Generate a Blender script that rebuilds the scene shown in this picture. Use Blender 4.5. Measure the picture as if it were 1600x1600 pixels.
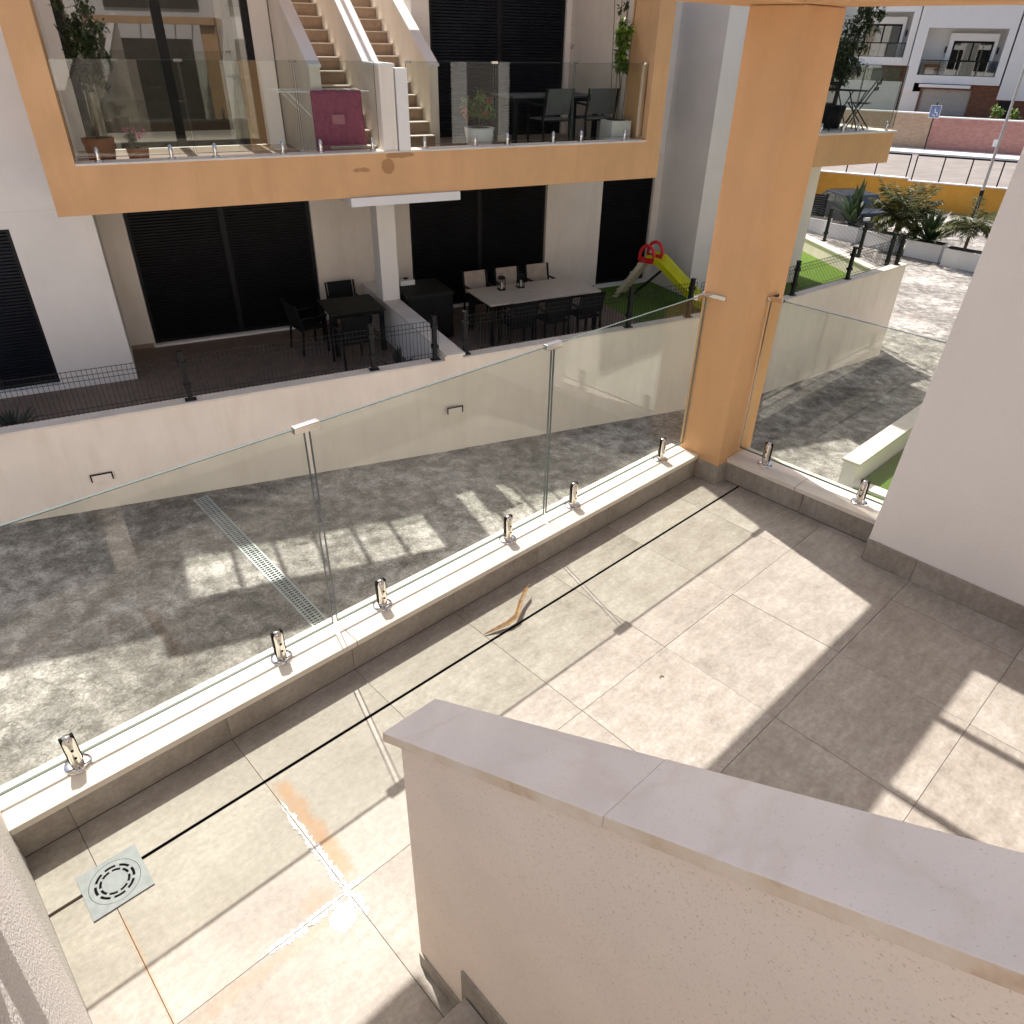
import bpy, bmesh, math, random
from mathutils import Vector, Matrix
random.seed(7)
scene = bpy.context.scene
for o in list(bpy.data.objects): bpy.data.objects.remove(o)
col = scene.collection
rad = math.radians
# ------------------------------------------------------------------ camera
CX, CY, CZ = -0.5824, -2.2693, 2.4892
yaw, pitch, roll = rad(43.9285), rad(32.948), rad(-1.2263)
fwd = Vector((math.sin(yaw)*math.cos(pitch), math.cos(yaw)*math.cos(pitch), -math.sin(pitch)))
right = Vector((math.cos(yaw), -math.sin(yaw), 0)); down = fwd.cross(right)
r2 = math.cos(roll)*right + math.sin(roll)*down; d2 = -math.sin(roll)*right + math.cos(roll)*down
cam = bpy.data.cameras.new('camera'); camo = bpy.data.objects.new('camera', cam); col.objects.link(camo)
camo.matrix_world = Matrix(((r2.x, -d2.x, -fwd.x, CX), (r2.y, -d2.y, -fwd.y, CY), (r2.z, -d2.z, -fwd.z, CZ), (0, 0, 0, 1)))
cam.sensor_width = 36; cam.lens = 1140.08/1600*36; cam.clip_start = .02; cam.clip_end = 1500
scene.camera = camo
# ------------------------------------------------------------------ light
SUN = Vector((.222, .79, 1.219)).normalized()
elev = math.asin(SUN.z); azim = math.atan2(SUN.x, SUN.y)
world = bpy.data.worlds.new('World'); scene.world = world; world.use_nodes = True
wn = world.node_tree; bg = wn.nodes['Background']; sky = wn.nodes.new('ShaderNodeTexSky')
sky.sky_type = 'NISHITA'; sky.sun_disc = False; sky.sun_elevation = elev; sky.sun_rotation = azim
sky.air_density = 1.0; sky.dust_density = 4.0; sky.ozone_density = .6
wn.links.new(sky.outputs[0], bg.inputs[0]); bg.inputs[1].default_value = .115
sl = bpy.data.lights.new('sun', 'SUN'); sl.energy = 5.0; sl.angle = rad(.53); sl.color = (1, .962, .91)
so = bpy.data.objects.new('sun', sl); col.objects.link(so); so.rotation_euler = SUN.to_track_quat('Z', 'Y').to_euler()
vs = scene.view_settings; vs.view_transform = 'Standard'; vs.look = 'None'; vs.gamma = 1; vs.exposure = .48; vs.use_curve_mapping = False
scene.render.engine = 'CYCLES'
scene.cycles.transparent_max_bounces = 24; scene.cycles.max_bounces = 7; scene.cycles.diffuse_bounces = 3; scene.cycles.glossy_bounces = 3
# ------------------------------------------------------------------ helpers
FA = rad(-16.5)                                   # street frame: x along the opposite facade, y across the street
def fw(s, d): c, n = math.cos(FA), math.sin(FA); return (CX+s*c-d*n, CY+s*n+d*c)
class MB:
    def __init__(s): s.v = []; s.f = []; s.sm = []
    def add(s, vs_, fs, smooth=False):
        b = len(s.v); s.v += [tuple(p) for p in vs_]; s.f += [tuple(i+b for i in f) for f in fs]; s.sm += [smooth]*len(fs); return s
    def box(s, x0, x1, y0, y1, z0, z1):
        return s.add([(x0,y0,z0),(x1,y0,z0),(x1,y1,z0),(x0,y1,z0),(x0,y0,z1),(x1,y0,z1),(x1,y1,z1),(x0,y1,z1)],
                     [(0,3,2,1),(4,5,6,7),(0,1,5,4),(1,2,6,5),(2,3,7,6),(3,0,4,7)])
    def quad(s, a, b, c, d): return s.add([a,b,c,d], [(0,1,2,3)])
    def prism(s, poly, a0, a1, ax=2):             # poly in the two other axes
        n = len(poly)
        def m(p, a):
            if ax == 2: return (p[0], p[1], a)
            if ax == 0: return (a, p[0], p[1])
            return (p[0], a, p[1])
        return s.add([m(p,a0) for p in poly]+[m(p,a1) for p in poly],
                     [tuple(range(n-1,-1,-1)), tuple(range(n,2*n))]+[(i,(i+1)%n,n+(i+1)%n,n+i) for i in range(n)])
    def bar(s, p0, p1, w, h=None, up=(0,0,1)):    # rectangular bar between two points
        h = h or w; p0, p1 = Vector(p0), Vector(p1); d = (p1-p0).normalized(); upv = Vector(up)
        if abs(d.dot(upv)) > .95: upv = Vector((1,0,0))
        a = d.cross(upv).normalized()*w/2; b = a.cross(d).normalized()*h/2
        vs_ = [p+q for p in (p0,p1) for q in (-a-b, a-b, a+b, -a+b)]
        return s.add(vs_, [(0,3,2,1),(4,5,6,7),(0,1,5,4),(1,2,6,5),(2,3,7,6),(3,0,4,7)])
    def tube(s, path, r, n=8, r1=None, cap=True):
        path = [Vector(p) for p in path]; rings = []; m = len(path); ref = None
        for i, p in enumerate(path):
            d = (path[min(i+1,m-1)]-path[max(i-1,0)]).normalized()
            if ref is None: ref = Vector((0,0,1)) if abs(d.z) < .9 else Vector((1,0,0))
            a = d.cross(ref).normalized(); b = a.cross(d); ref = b
            rr = r if r1 is None else r+(r1-r)*i/(m-1)
            rings.append([p+(a*math.cos(t)+b*math.sin(t))*rr for t in [2*math.pi*k/n for k in range(n)]])
        vs_ = [q for R_ in rings for q in R_]
        fs = [(i*n+k, i*n+(k+1)%n, (i+1)*n+(k+1)%n, (i+1)*n+k) for i in range(m-1) for k in range(n)]
        s.add(vs_, fs, True)
        if cap: s.add(rings[0], [tuple(range(n-1,-1,-1))]); s.add(rings[-1], [tuple(range(n))])
        return s
    def lathe(s, prof, n=24, c=(0,0,0), smooth=True):
        vs_ = [(c[0]+r*math.cos(2*math.pi*k/n), c[1]+r*math.sin(2*math.pi*k/n), c[2]+z) for r, z in prof for k in range(n)]
        fs = [(i*n+k, i*n+(k+1)%n, (i+1)*n+(k+1)%n, (i+1)*n+k) for i in range(len(prof)-1) for k in range(n)]
        return s.add(vs_, fs, smooth)
    def arc(s, r0, r1, a0, a1, z0, z1, n=6, c=(0,0)):
        pts = []
        for i in range(n+1):
            a = a0+(a1-a0)*i/n
            pts.append((c[0]+r0*math.cos(a), c[1]+r0*math.sin(a), c[0]+r1*math.cos(a), c[1]+r1*math.sin(a)))
        for p, q in zip(pts[:-1], pts[1:]):
            s.add([(p[0],p[1],z0),(p[2],p[3],z0),(q[2],q[3],z0),(q[0],q[1],z0),(p[0],p[1],z1),(p[2],p[3],z1),(q[2],q[3],z1),(q[0],q[1],z1)],
                  [(4,5,6,7),(0,1,5,4),(1,2,6,5),(2,3,7,6),(3,0,4,7)])
        return s
    def build(s, name, mat, parent=None, bevel=0, kind=None, seg=2, mats=None, matfn=None):
        me = bpy.data.meshes.new(name); me.from_pydata(s.v, [], s.f); 
        for p, f in zip(me.polygons, s.sm): p.use_smooth = f
        if bevel:
            bm = bmesh.new(); bm.from_mesh(me); bmesh.ops.remove_doubles(bm, verts=bm.verts, dist=1e-6)
            bmesh.ops.recalc_face_normals(bm, faces=bm.faces)
            es = [e for e in bm.edges if len(e.link_faces) == 2 and e.calc_face_angle(0) > .6]
            bmesh.ops.bevel(bm, geom=es, offset=bevel, segments=seg, affect='EDGES', profile=.6)
            bm.to_mesh(me); bm.free()
        else:
            bm = bmesh.new(); bm.from_mesh(me); bmesh.ops.recalc_face_normals(bm, faces=bm.faces); bm.to_mesh(me); bm.free()
        me.materials.append(mat)
        o = bpy.data.objects.new(name, me); col.objects.link(o)
        if parent is not None: o.parent = parent
        if kind: o['kind'] = kind
        return o
def share(name, src, parent, loc=(0,0,0), rz=0):
    o = src.copy(); o.name = name; col.objects.link(o); o.parent = parent; o.location = loc; o.rotation_euler = (0,0,rz); return o
def tag(o, label, cat, group=None):
    o['label'] = label; o['category'] = cat
    if group: o['group'] = group
    return o
def thing(name, label, cat, loc=(0,0,0), rz=0, group=None, street=False):
    o = bpy.data.objects.new(name, None); col.objects.link(o); o.empty_display_size = .1
    if street: x, y = fw(loc[0], loc[1]); o.location = (x, y, loc[2]); o.rotation_euler = (0,0,rz+FA)
    else: o.location = loc; o.rotation_euler = (0,0,rz)
    return tag(o, label, cat, group)
def struct(o): o['kind'] = 'structure'; return o
def instreet(o):
    o.location = (CX, CY, 0); o.rotation_euler = (0,0,FA); return o
def copy_tree(o, parent=None):
    c = o.copy(); col.objects.link(c); c.parent = parent
    for ch in list(o.children): copy_tree(ch, c)
    return c
# ------------------------------------------------------------------ materials
def new(name):
    m = bpy.data.materials.new(name); m.use_nodes = True; nt = m.node_tree
    return m, nt, nt.nodes['Principled BSDF']
def N(nt, t, **kw):
    n = nt.nodes.new('ShaderNode'+t)
    for k, v in kw.items(): setattr(n, k, v)
    return n
def math_(nt, op, a, b=None, c=None, clamp=False):
    n = N(nt, 'Math', operation=op); n.use_clamp = clamp
    for i, v in enumerate((a, b, c)):
        if v is None: continue
        if isinstance(v, (int, float)): n.inputs[i].default_value = v
        else: nt.links.new(v, n.inputs[i])
    return n.outputs[0]
def noise(nt, vec, scale, detail=4, rough=.55, dist=0):
    n = N(nt, 'TexNoise'); n.inputs['Scale'].default_value = scale; n.inputs['Detail'].default_value = detail
    n.inputs['Roughness'].default_value = rough; n.inputs['Distortion'].default_value = dist
    if vec is not None: nt.links.new(vec, n.inputs['Vector'])
    return n.outputs[0]
def ramp(nt, fac, stops):
    n = N(nt, 'ValToRGB'); nt.links.new(fac, n.inputs[0]); e = n.color_ramp.elements
    while len(e) < len(stops): e.new(.5)
    for el, (p, c) in zip(e, stops): el.position = p; el.color = (*c, 1) if len(c) == 3 else c
    return n.outputs[0]
def mixc(nt, fac, a, b, blend='MIX'):
    n = N(nt, 'Mix', data_type='RGBA', blend_type=blend)
    for i, v in ((0, fac), (6, a), (7, b)):
        if isinstance(v, (int, float)): n.inputs[i].default_value = v
        elif isinstance(v, tuple): n.inputs[i].default_value = (*v, 1)
        else: nt.links.new(v, n.inputs[i])
    return n.outputs[2]
def bump(nt, bsdf, height, strength=.3, dist=.01, prev=None):
    b = N(nt, 'Bump'); b.inputs['Strength'].default_value = strength; b.inputs['Distance'].default_value = dist
    nt.links.new(height, b.inputs['Height']); nt.links.new(b.outputs[0], bsdf.inputs['Normal']); return b
def pos(nt): return N(nt, 'NewGeometry').outputs['Position']
def mul(c, k): return tuple(x*k for x in c)
def simple(name, c, rough=.6, metal=0, spec=.5, var=.12, scale=8, bmp=0, bscale=60, bdist=.004):
    m, nt, b = new(name); p = pos(nt)
    f = noise(nt, p, scale, 5)
    b.inputs['Roughness'].default_value = rough; b.inputs['Metallic'].default_value = metal; b.inputs['Specular IOR Level'].default_value = spec
    nt.links.new(ramp(nt, f, [(.3, mul(c, 1-var)), (.7, mul(c, 1+var))]), b.inputs['Base Color'])
    if bmp: bump(nt, b, noise(nt, p, bscale, 3), bmp, bdist)
    return m
def stucco(name, c, var=.05, grain=160, bmp=.35, dist=.004, streak=.04, dirt=None):
    m, nt, b = new(name); p = pos(nt)
    mp = N(nt, 'Mapping'); nt.links.new(p, mp.inputs[0]); mp.inputs['Scale'].default_value = (2.2, 2.2, .35)
    f1 = noise(nt, p, 1.3, 5, .6); f2 = noise(nt, mp.outputs[0], 2.5, 4, .6)
    c1 = ramp(nt, f1, [(.3, mul(c, 1-var)), (.7, mul(c, 1+var*.6))])
    c2 = mixc(nt, math_(nt, 'MULTIPLY', math_(nt, 'SUBTRACT', f2, .48, clamp=True), streak*12, clamp=True), c1, mul((c[0], c[1]*.96, c[2]*.9), .82))
    nt.links.new(c2, b.inputs['Base Color']); b.inputs['Roughness'].default_value = .88; b.inputs['Specular IOR Level'].default_value = .25
    bump(nt, b, noise(nt, p, grain, 3, .6), bmp, dist); return m
M = {}
M['white'] = stucco('white_stucco', (.87, .825, .775))
M['cream'] = stucco('cream_stucco', (.85, .765, .665), .07, streak=.13)
M['ourwhite'] = stucco('white_render', (.86, .81, .775), .04, 90, .6, .006, .03)
M['orange'] = stucco('orange_stucco', (.73, .43, .215), .10, 110, .5, .006, .14)
M['yellow'] = stucco('ochre_stucco', (.72, .36, .06), .12)
def pitted(name, c, sc=42, dark=.45, thr=.66):
    m, nt, b = new(name); p = pos(nt)
    f1 = noise(nt, p, 2, 5, .6); base = ramp(nt, f1, [(.3, mul(c, .93)), (.7, mul(c, 1.05))])
    mp = N(nt, 'Mapping'); nt.links.new(p, mp.inputs[0]); mp.inputs['Rotation'].default_value = (.6, 0, .3); mp.inputs['Scale'].default_value = (1, .7, 1)
    pit = noise(nt, mp.outputs[0], sc*3.2, 3, .6); pm = math_(nt, 'MULTIPLY', math_(nt, 'SUBTRACT', pit, thr, clamp=True), 9, clamp=True)
    nt.links.new(mixc(nt, pm, base, mul((c[0], c[1]*.88, c[2]*.75), dark)), b.inputs['Base Color'])
    b.inputs['Roughness'].default_value = .85; b.inputs['Specular IOR Level'].default_value = .25
    h = math_(nt, 'SUBTRACT', math_(nt, 'MULTIPLY', noise(nt, p, sc*2.4, 2, .5), .5), math_(nt, 'MULTIPLY', pm, .8))
    bump(nt, b, h, .35, .0035); return m
M['knee'] = pitted('scraped_render', (.89, .775, .67), 75, .58, .605)
M['leftwall'] = stucco('rough_white_render', (.84, .78, .73), .03, 110, .9, .012, .01)
def stone(name, c, vein=(.55,.38,.26), amt=.5, spk=.5):
    m, nt, b = new(name); p = pos(nt)
    oi = N(nt, 'ObjectInfo'); va = N(nt, 'VectorMath', operation='ADD'); nt.links.new(p, va.inputs[0])
    sc_ = N(nt, 'VectorMath', operation='SCALE'); sc_.inputs[0].default_value = (7, 3, 5); nt.links.new(oi.outputs['Random'], sc_.inputs['Scale']); nt.links.new(sc_.outputs[0], va.inputs[1])
    q = va.outputs[0]
    f = noise(nt, q, 3, 6, .6, .6); base = ramp(nt, f, [(.3, mul(c, .88)), (.55, c), (.75, mul(c, 1.07))])
    v = noise(nt, q, 1.7, 5, .55, 1.6); vm = ramp(nt, v, [(.46, (0,0,0)), (.5, (1,1,1)), (.54, (0,0,0))])
    vmv = math_(nt, 'MULTIPLY', math_(nt, 'MULTIPLY', vm, amt), noise(nt, q, 6, 3))
    c2 = mixc(nt, vmv, base, vein)
    sp = math_(nt, 'MULTIPLY', math_(nt, 'SUBTRACT', noise(nt, q, 210, 4, .7), .60, clamp=True), 7*spk, clamp=True)
    nt.links.new(mixc(nt, sp, c2, mul(c, .55)), b.inputs['Base Color'])
    b.inputs['Roughness'].default_value = .62; b.inputs['Specular IOR Level'].default_value = .35
    bump(nt, b, noise(nt, q, 90, 3), .15, .003); return m
M['cap'] = stone('limestone_coping', (.76, .69, .60), (.70,.48,.32), .35, .2)
M['kneecap'] = stone('grey_limestone_coping', (.80, .73, .67), (.60,.47,.38), .5, .9)
def edge_stain(m):
    nt = m.node_tree; b = nt.nodes['Principled BSDF']; src = b.inputs['Base Color'].links[0].from_socket; g = N(nt, 'NewGeometry'); sx = N(nt, 'SeparateXYZ'); nt.links.new(g.outputs['True Normal'], sx.inputs[0])
    k = math_(nt, 'GREATER_THAN', math_(nt, 'MULTIPLY', sx.outputs[0], -1), .6); n1 = noise(nt, g.outputs['Position'], 7, 5, .65)
    st_ = ramp(nt, n1, [(.38, (.76, .66, .54)), (.55, (.68, .53, .38)), (.68, (.48, .30, .17))])
    nt.links.new(mixc(nt, math_(nt, 'MULTIPLY', k, .8), src, st_), b.inputs['Base Color'])
edge_stain(M['kneecap'])
# terrace tile with deposits round the broken joint
def tile_mat(name, stains=True):
    m, nt, b = new(name); p = pos(nt); oi = N(nt, 'ObjectInfo')
    va = N(nt, 'VectorMath', operation='ADD'); sc_ = N(nt, 'VectorMath', operation='SCALE'); sc_.inputs[0].default_value = (13, 7, 3)
    nt.links.new(oi.outputs['Random'], sc_.inputs['Scale']); nt.links.new(p, va.inputs[0]); nt.links.new(sc_.outputs[0], va.inputs[1]); q = va.outputs[0]
    mp = N(nt, 'Mapping'); nt.links.new(q, mp.inputs[0]); mp.inputs['Scale'].default_value = (1, 2.6, 1); mp.inputs['Rotation'].default_value = (0, 0, .25)
    f1 = noise(nt, q, 2.2, 6, .62); f2 = noise(nt, mp.outputs[0], 9, 6, .7); f3 = noise(nt, q, 48, 6, .75)
    f = math_(nt, 'ADD', math_(nt, 'MULTIPLY', f1, .34), math_(nt, 'ADD', math_(nt, 'MULTIPLY', f2, .34), math_(nt, 'MULTIPLY', f3, .32)))
    base = ramp(nt, f, [(.36, (.195, .167, .137)), (.44, (.292, .253, .211)), (.52, (.368, .326, .278)), (.61, (.475, .431, .379))])
    base = mixc(nt, math_(nt, 'MULTIPLY', oi.outputs['Random'], .25), base, (.285, .252, .212))
    out = base
    if stains:
        xyz = N(nt, 'SeparateXYZ'); nt.links.new(p, xyz.inputs[0]); X, Y = xyz.outputs[0], xyz.outputs[1]
        wob = math_(nt, 'MULTIPLY', math_(nt, 'SUBTRACT', noise(nt, p, 14, 5, .65), .5), .09)
        def band(v, lo, hi, soft):
            a = math_(nt, 'DIVIDE', math_(nt, 'SUBTRACT', v, lo), soft, clamp=True); c_ = math_(nt, 'DIVIDE', math_(nt, 'SUBTRACT', hi, v), soft, clamp=True)
            return math_(nt, 'MULTIPLY', a, c_)
        Xw = math_(nt, 'ADD', X, wob); Yw = math_(nt, 'ADD', Y, wob)
        rust = math_(nt, 'MULTIPLY', band(Xw, -.005, .085, .03), band(Yw, -.86, -.30, .05))
        rust2 = math_(nt, 'MULTIPLY', band(Xw, -.17, -.02, .05), band(Yw, -.90, -.79, .05))
        rust3 = math_(nt, 'MULTIPLY', band(Xw, -.62, .02, .12), band(Yw, -.96, -.885, .025))
        r_ = math_(nt, 'MULTIPLY', math_(nt, 'MAXIMUM', math_(nt, 'MAXIMUM', rust, math_(nt, 'MULTIPLY', rust2, .5)), math_(nt, 'MULTIPLY', rust3, .4)), math_(nt, 'ADD', .35, noise(nt, p, 20, 4, .7)))
        out = mixc(nt, math_(nt, 'MULTIPLY', r_, .72, clamp=True), out, (.40, .195, .07))
        # brown grout dirt along the joint X=-.603
        jd = math_(nt, 'MULTIPLY', band(X, -.612, -.592, .006), band(Y, -1.3, -.4, .1))
        out = mixc(nt, math_(nt, 'MULTIPLY', jd, .4), out, (.45, .23, .10))
    nt.links.new(out, b.inputs['Base Color'])
    b.inputs['Roughness'].default_value = .55; b.inputs['Specular IOR Level'].default_value = .35
    nt.links.new(ramp(nt, f2, [(.3, (.5,.5,.5)), (.7, (.66,.66,.66))]), b.inputs['Roughness'])
    bump(nt, b, f, .12, .004); return m
M['tile'] = tile_mat('beige_porcelain'); M['tile2'] = tile_mat('grey_porcelain', False)
M['grout'] = simple('grout', (.10, .072, .05), .9)
M['lime'] = simple('lime_deposit', (.62, .60, .575), .9, var=.3, scale=45, bmp=.6, bscale=150)
M['black'] = simple('black_channel', (.006, .0055, .006), .9, spec=.1)
M['steel'] = simple('polished_steel', (.72, .69, .65), .12, 1, var=.03)
M['zinc'] = simple('grey_metal_cover', (.22, .235, .24), .6, .1, var=.12, scale=40)
M['galv'] = simple('galvanised_grate', (.40, .43, .43), .45, .2, var=.15, scale=10)
M['dark'] = simple('anthracite_metal', (.011, .0115, .013), .45, .0, .22)
M['shutter'] = simple('black_shutter', (.0065, .0068, .008), .38, 0, .14, var=.3, scale=2.5)
M['shutter2'] = simple('navy_shutter', (.009, .011, .017), .38, 0, .16, var=.3, scale=2.5)
M['fabricblack'] = simple('black_mesh_fabric', (.012, .012, .013), .8, spec=.2)
M['fabricgrey'] = simple('grey_mesh_fabric', (.10, .105, .11), .8)
M['beige'] = simple('beige_cushion', (.42, .34, .27), .9)
M['ceramic'] = simple('cream_table_top', (.64, .54, .43), .4, var=.06)
M['plasticwhite'] = simple('white_plastic', (.78, .78, .76), .4, var=.03)
M['red'] = simple('red_plastic', (.62, .015, .02), .35, var=.05)
M['lime_y'] = simple('yellow_plastic', (.62, .62, .015), .35, var=.06)
M['sand_p'] = simple('beige_plastic', (.62, .56, .40), .4, var=.05)
M['pink'] = simple('pink_towel', (.34, .095, .155), .95, var=.15, scale=20, bmp=.5, bscale=200)
M['wood'] = simple('dark_table_wood', (.022, .022, .017), .6, spec=.15)
M['bark'] = simple('bark', (.12, .085, .06), .9, bmp=.6)
M['soil'] = simple('soil', (.05, .035, .025), .95)
M['terracotta'] = simple('terracotta', (.42, .16, .07), .7)
M['brickbrown'] = None
M['tread'] = simple('stair_tile', (.36, .25, .17), .6, var=.12, scale=12)
M['patio'] = simple('patio_tile', (.20, .14, .105), .7, var=.18, scale=5)
M['turf'] = simple('turf', (.105, .19, .012), .95, var=.35, scale=60, bmp=.8, bscale=220, bdist=.02)
M['pole'] = simple('galvanised_pole', (.42, .40, .38), .5, .3)
def leafm(name, c):
    m, nt, b = new(name); p = pos(nt); f = noise(nt, p, 9, 3); oi = N(nt, 'NewGeometry')
    rp = ramp(nt, oi.outputs['Random Per Island'], [(0, mul(c, .55)), (.6, c), (1, mul(c, 1.5))])
    nt.links.new(rp, b.inputs['Base Color']); b.inputs['Roughness'].default_value = .5
    tr = N(nt, 'BsdfTranslucent'); nt.links.new(rp, tr.inputs[0]); mx = N(nt, 'MixShader'); mx.inputs[0].default_value = .25
    nt.links.new(b.outputs[0], mx.inputs[1]); nt.links.new(tr.outputs[0], mx.inputs[2]); nt.links.new(mx.outputs[0], nt.nodes['Material Output'].inputs[0]); return m
M['leaf'] = leafm('olive_leaf', (.05, .075, .025)); M['leafl'] = leafm('light_leaf', (.14, .22, .03)); M['palm'] = leafm('palm_leaf', (.10, .105, .028))
M['strel'] = leafm('broad_leaf', (.035, .06, .022)); M['agave'] = leafm('agave_leaf', (.03, .045, .03)); M['flower'] = leafm('red_flower', (.5, .02, .03)); M['dryleaf'] = simple('dry_leaf', (.26, .14, .05), .6, var=.4, scale=40)
M['stripe'] = simple('pale_pink_stripe', (.46, .20, .24), .95)
M['flowerp'] = leafm('pink_flower', (.55, .05, .22))
def glassm(name, tint, rf=1.0):
    m, nt, b = new(name); nt.nodes.remove(b)
    g = N(nt, 'NewGeometry'); dt = N(nt, 'VectorMath', operation='DOT_PRODUCT'); nt.links.new(g.outputs['Normal'], dt.inputs[0]); nt.links.new(g.outputs['Incoming'], dt.inputs[1])
    a = math_(nt, 'SUBTRACT', 1, math_(nt, 'ABSOLUTE', dt.outputs['Value']), clamp=True)
    F = math_(nt, 'ADD', math_(nt, 'MULTIPLY', math_(nt, 'POWER', a, 5), .95), .042*rf)
    tr = N(nt, 'BsdfTransparent'); tr.inputs[0].default_value = (*tint, 1); gl = N(nt, 'BsdfGlossy'); gl.inputs['Roughness'].default_value = .0; gl.inputs[0].default_value = (1,1,1,1)
    mx = N(nt, 'MixShader'); nt.links.new(F, mx.inputs[0]); nt.links.new(tr.outputs[0], mx.inputs[1]); nt.links.new(gl.outputs[0], mx.inputs[2])
    nt.links.new(mx.outputs[0], nt.nodes['Material Output'].inputs[0]); return m
M['glass'] = glassm('clear_glass', (.91, .93, .90))
M['window'] = glassm('window_glass', (.55, .58, .58), 2.2)
M['edge'] = simple('glass_edge', (.09, .12, .105), .10, 0, .9, var=.05)
def ground_mat():
    m, nt, b = new('stamped_concrete'); p = pos(nt)
    f1 = noise(nt, p, .55, 6, .6); f2 = noise(nt, p, 4.4, 10, .73, .3); f3 = noise(nt, p, 34, 8, .75)
    f = math_(nt, 'ADD', math_(nt, 'MULTIPLY', f1, .30), math_(nt, 'ADD', math_(nt, 'MULTIPLY', f2, .40), math_(nt, 'MULTIPLY', f3, .30)))
    base = ramp(nt, f, [(.37, (.070, .062, .055)), (.455, (.18, .163, .146)), (.52, (.34, .31, .28)), (.60, (.66, .61, .56))])
    rg = N(nt, 'TexNoise'); rg.noise_type = 'RIDGED_MULTIFRACTAL'; rg.inputs['Scale'].default_value = 5.5; rg.inputs['Detail'].default_value = 8; rg.inputs['Distortion'].default_value = .3; nt.links.new(p, rg.inputs[0])
    cr = math_(nt, 'MULTIPLY', math_(nt, 'SUBTRACT', rg.outputs[0], .62, clamp=True), .9, clamp=True)
    base = mixc(nt, cr, base, (.62, .57, .52))
    vo = N(nt, 'TexVoronoi'); vo.feature = 'DISTANCE_TO_EDGE'; vo.inputs['Scale'].default_value = 2.1; wv = N(nt, 'VectorMath', operation='ADD'); nv_ = N(nt, 'TexNoise'); nv_.inputs['Scale'].default_value = 2.5; nv_.inputs['Detail'].default_value = 6; nt.links.new(p, nv_.inputs[0]); sv = N(nt, 'VectorMath', operation='SCALE'); sv.inputs['Scale'].default_value = .9; nt.links.new(nv_.outputs['Color'], sv.inputs[0]); nt.links.new(p, wv.inputs[0]); nt.links.new(sv.outputs[0], wv.inputs[1]); nt.links.new(wv.outputs[0], vo.inputs[0])
    ck = math_(nt, 'SUBTRACT', 1, math_(nt, 'DIVIDE', vo.outputs[0], .022), clamp=True)
    base = mixc(nt, math_(nt, 'MULTIPLY', ck, .55), base, (.06, .052, .045))
    rs = math_(nt, 'MULTIPLY', math_(nt, 'SUBTRACT', noise(nt, p, .8, 4, .6, .4), .62, clamp=True), 3, clamp=True)
    base = mixc(nt, math_(nt, 'MULTIPLY', rs, .5), base, (.36, .22, .12))
    nt.links.new(base, b.inputs['Base Color']); b.inputs['Roughness'].default_value = .75; b.inputs['Specular IOR Level'].default_value = .3
    bump(nt, b, math_(nt, 'ADD', f2, math_(nt, 'MULTIPLY', rg.outputs[0], .25)), .9, .035); return m
M['street'] = ground_mat()
M['road'] = simple('pale_road', (.24, .21, .19), .85, var=.15, scale=1.2)
M['ground'] = simple('ground', (.38, .34, .30), .9, var=.15, scale=.6)
def brickm(name, c1, c2, mort, sc=2.2):
    m, nt, b = new(name); tc = N(nt, 'TexCoord'); mp = N(nt, 'Mapping'); nt.links.new(tc.outputs['Object'], mp.inputs[0]); mp.inputs['Rotation'].default_value = (rad(90), 0, 0)
    br = N(nt, 'TexBrick'); nt.links.new(mp.outputs[0], br.inputs[0]); br.inputs['Scale'].default_value = sc
    br.inputs['Color1'].default_value = (*c1, 1); br.inputs['Color2'].default_value = (*c2, 1); br.inputs['Mortar'].default_value = (*mort, 1); br.inputs['Mortar Size'].default_value = .012
    nt.links.new(br.outputs[0], b.inputs['Base Color']); b.inputs['Roughness'].default_value = .85; bump(nt, b, br.outputs['Fac'], -.4, .01); return m
M['brickbrown'] = brickm('brown_cladding', (.16, .065, .035), (.24, .10, .055), (.12, .07, .05), 3)
M['farwhite'] = stucco('far_white', (.80, .78, .76), .03)
M['carpaint'] = simple('dark_grey_car_paint', (.02, .023, .028), .2, .4, var=.02)
M['rubber'] = simple('rubber', (.02, .02, .02), .8)
M['curtain'] = simple('cream_curtain', (.55, .50, .42), .9, var=.1, scale=3)
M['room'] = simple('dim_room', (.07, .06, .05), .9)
M['blue'] = simple('blue_sign', (.16, .22, .40), .4, var=.02)
# ================================================================== SETTING: ground, street
def street_z(s): return max(-4.35, -2.875-.0523*s)
mb = MB(); mb.box(-420, 420, -420, 420, -5.2, -5.0); struct(mb.build('ground', M['ground']))
mb = MB()
ss = [-40, -20, 0, 10, 20, 28.2, 60]
for a, b_ in zip(ss[:-1], ss[1:]):
    z0 = -2.875-.0523*a if a < 28.2 else -4.35; z1 = -2.875-.0523*b_ if b_ <= 28.2 else -4.35
    mb.quad((a,-20,z0), (b_,-20,z1), (b_,60,z1), (a,60,z0))
struct(instreet(mb.build('street', M['street'])))
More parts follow.
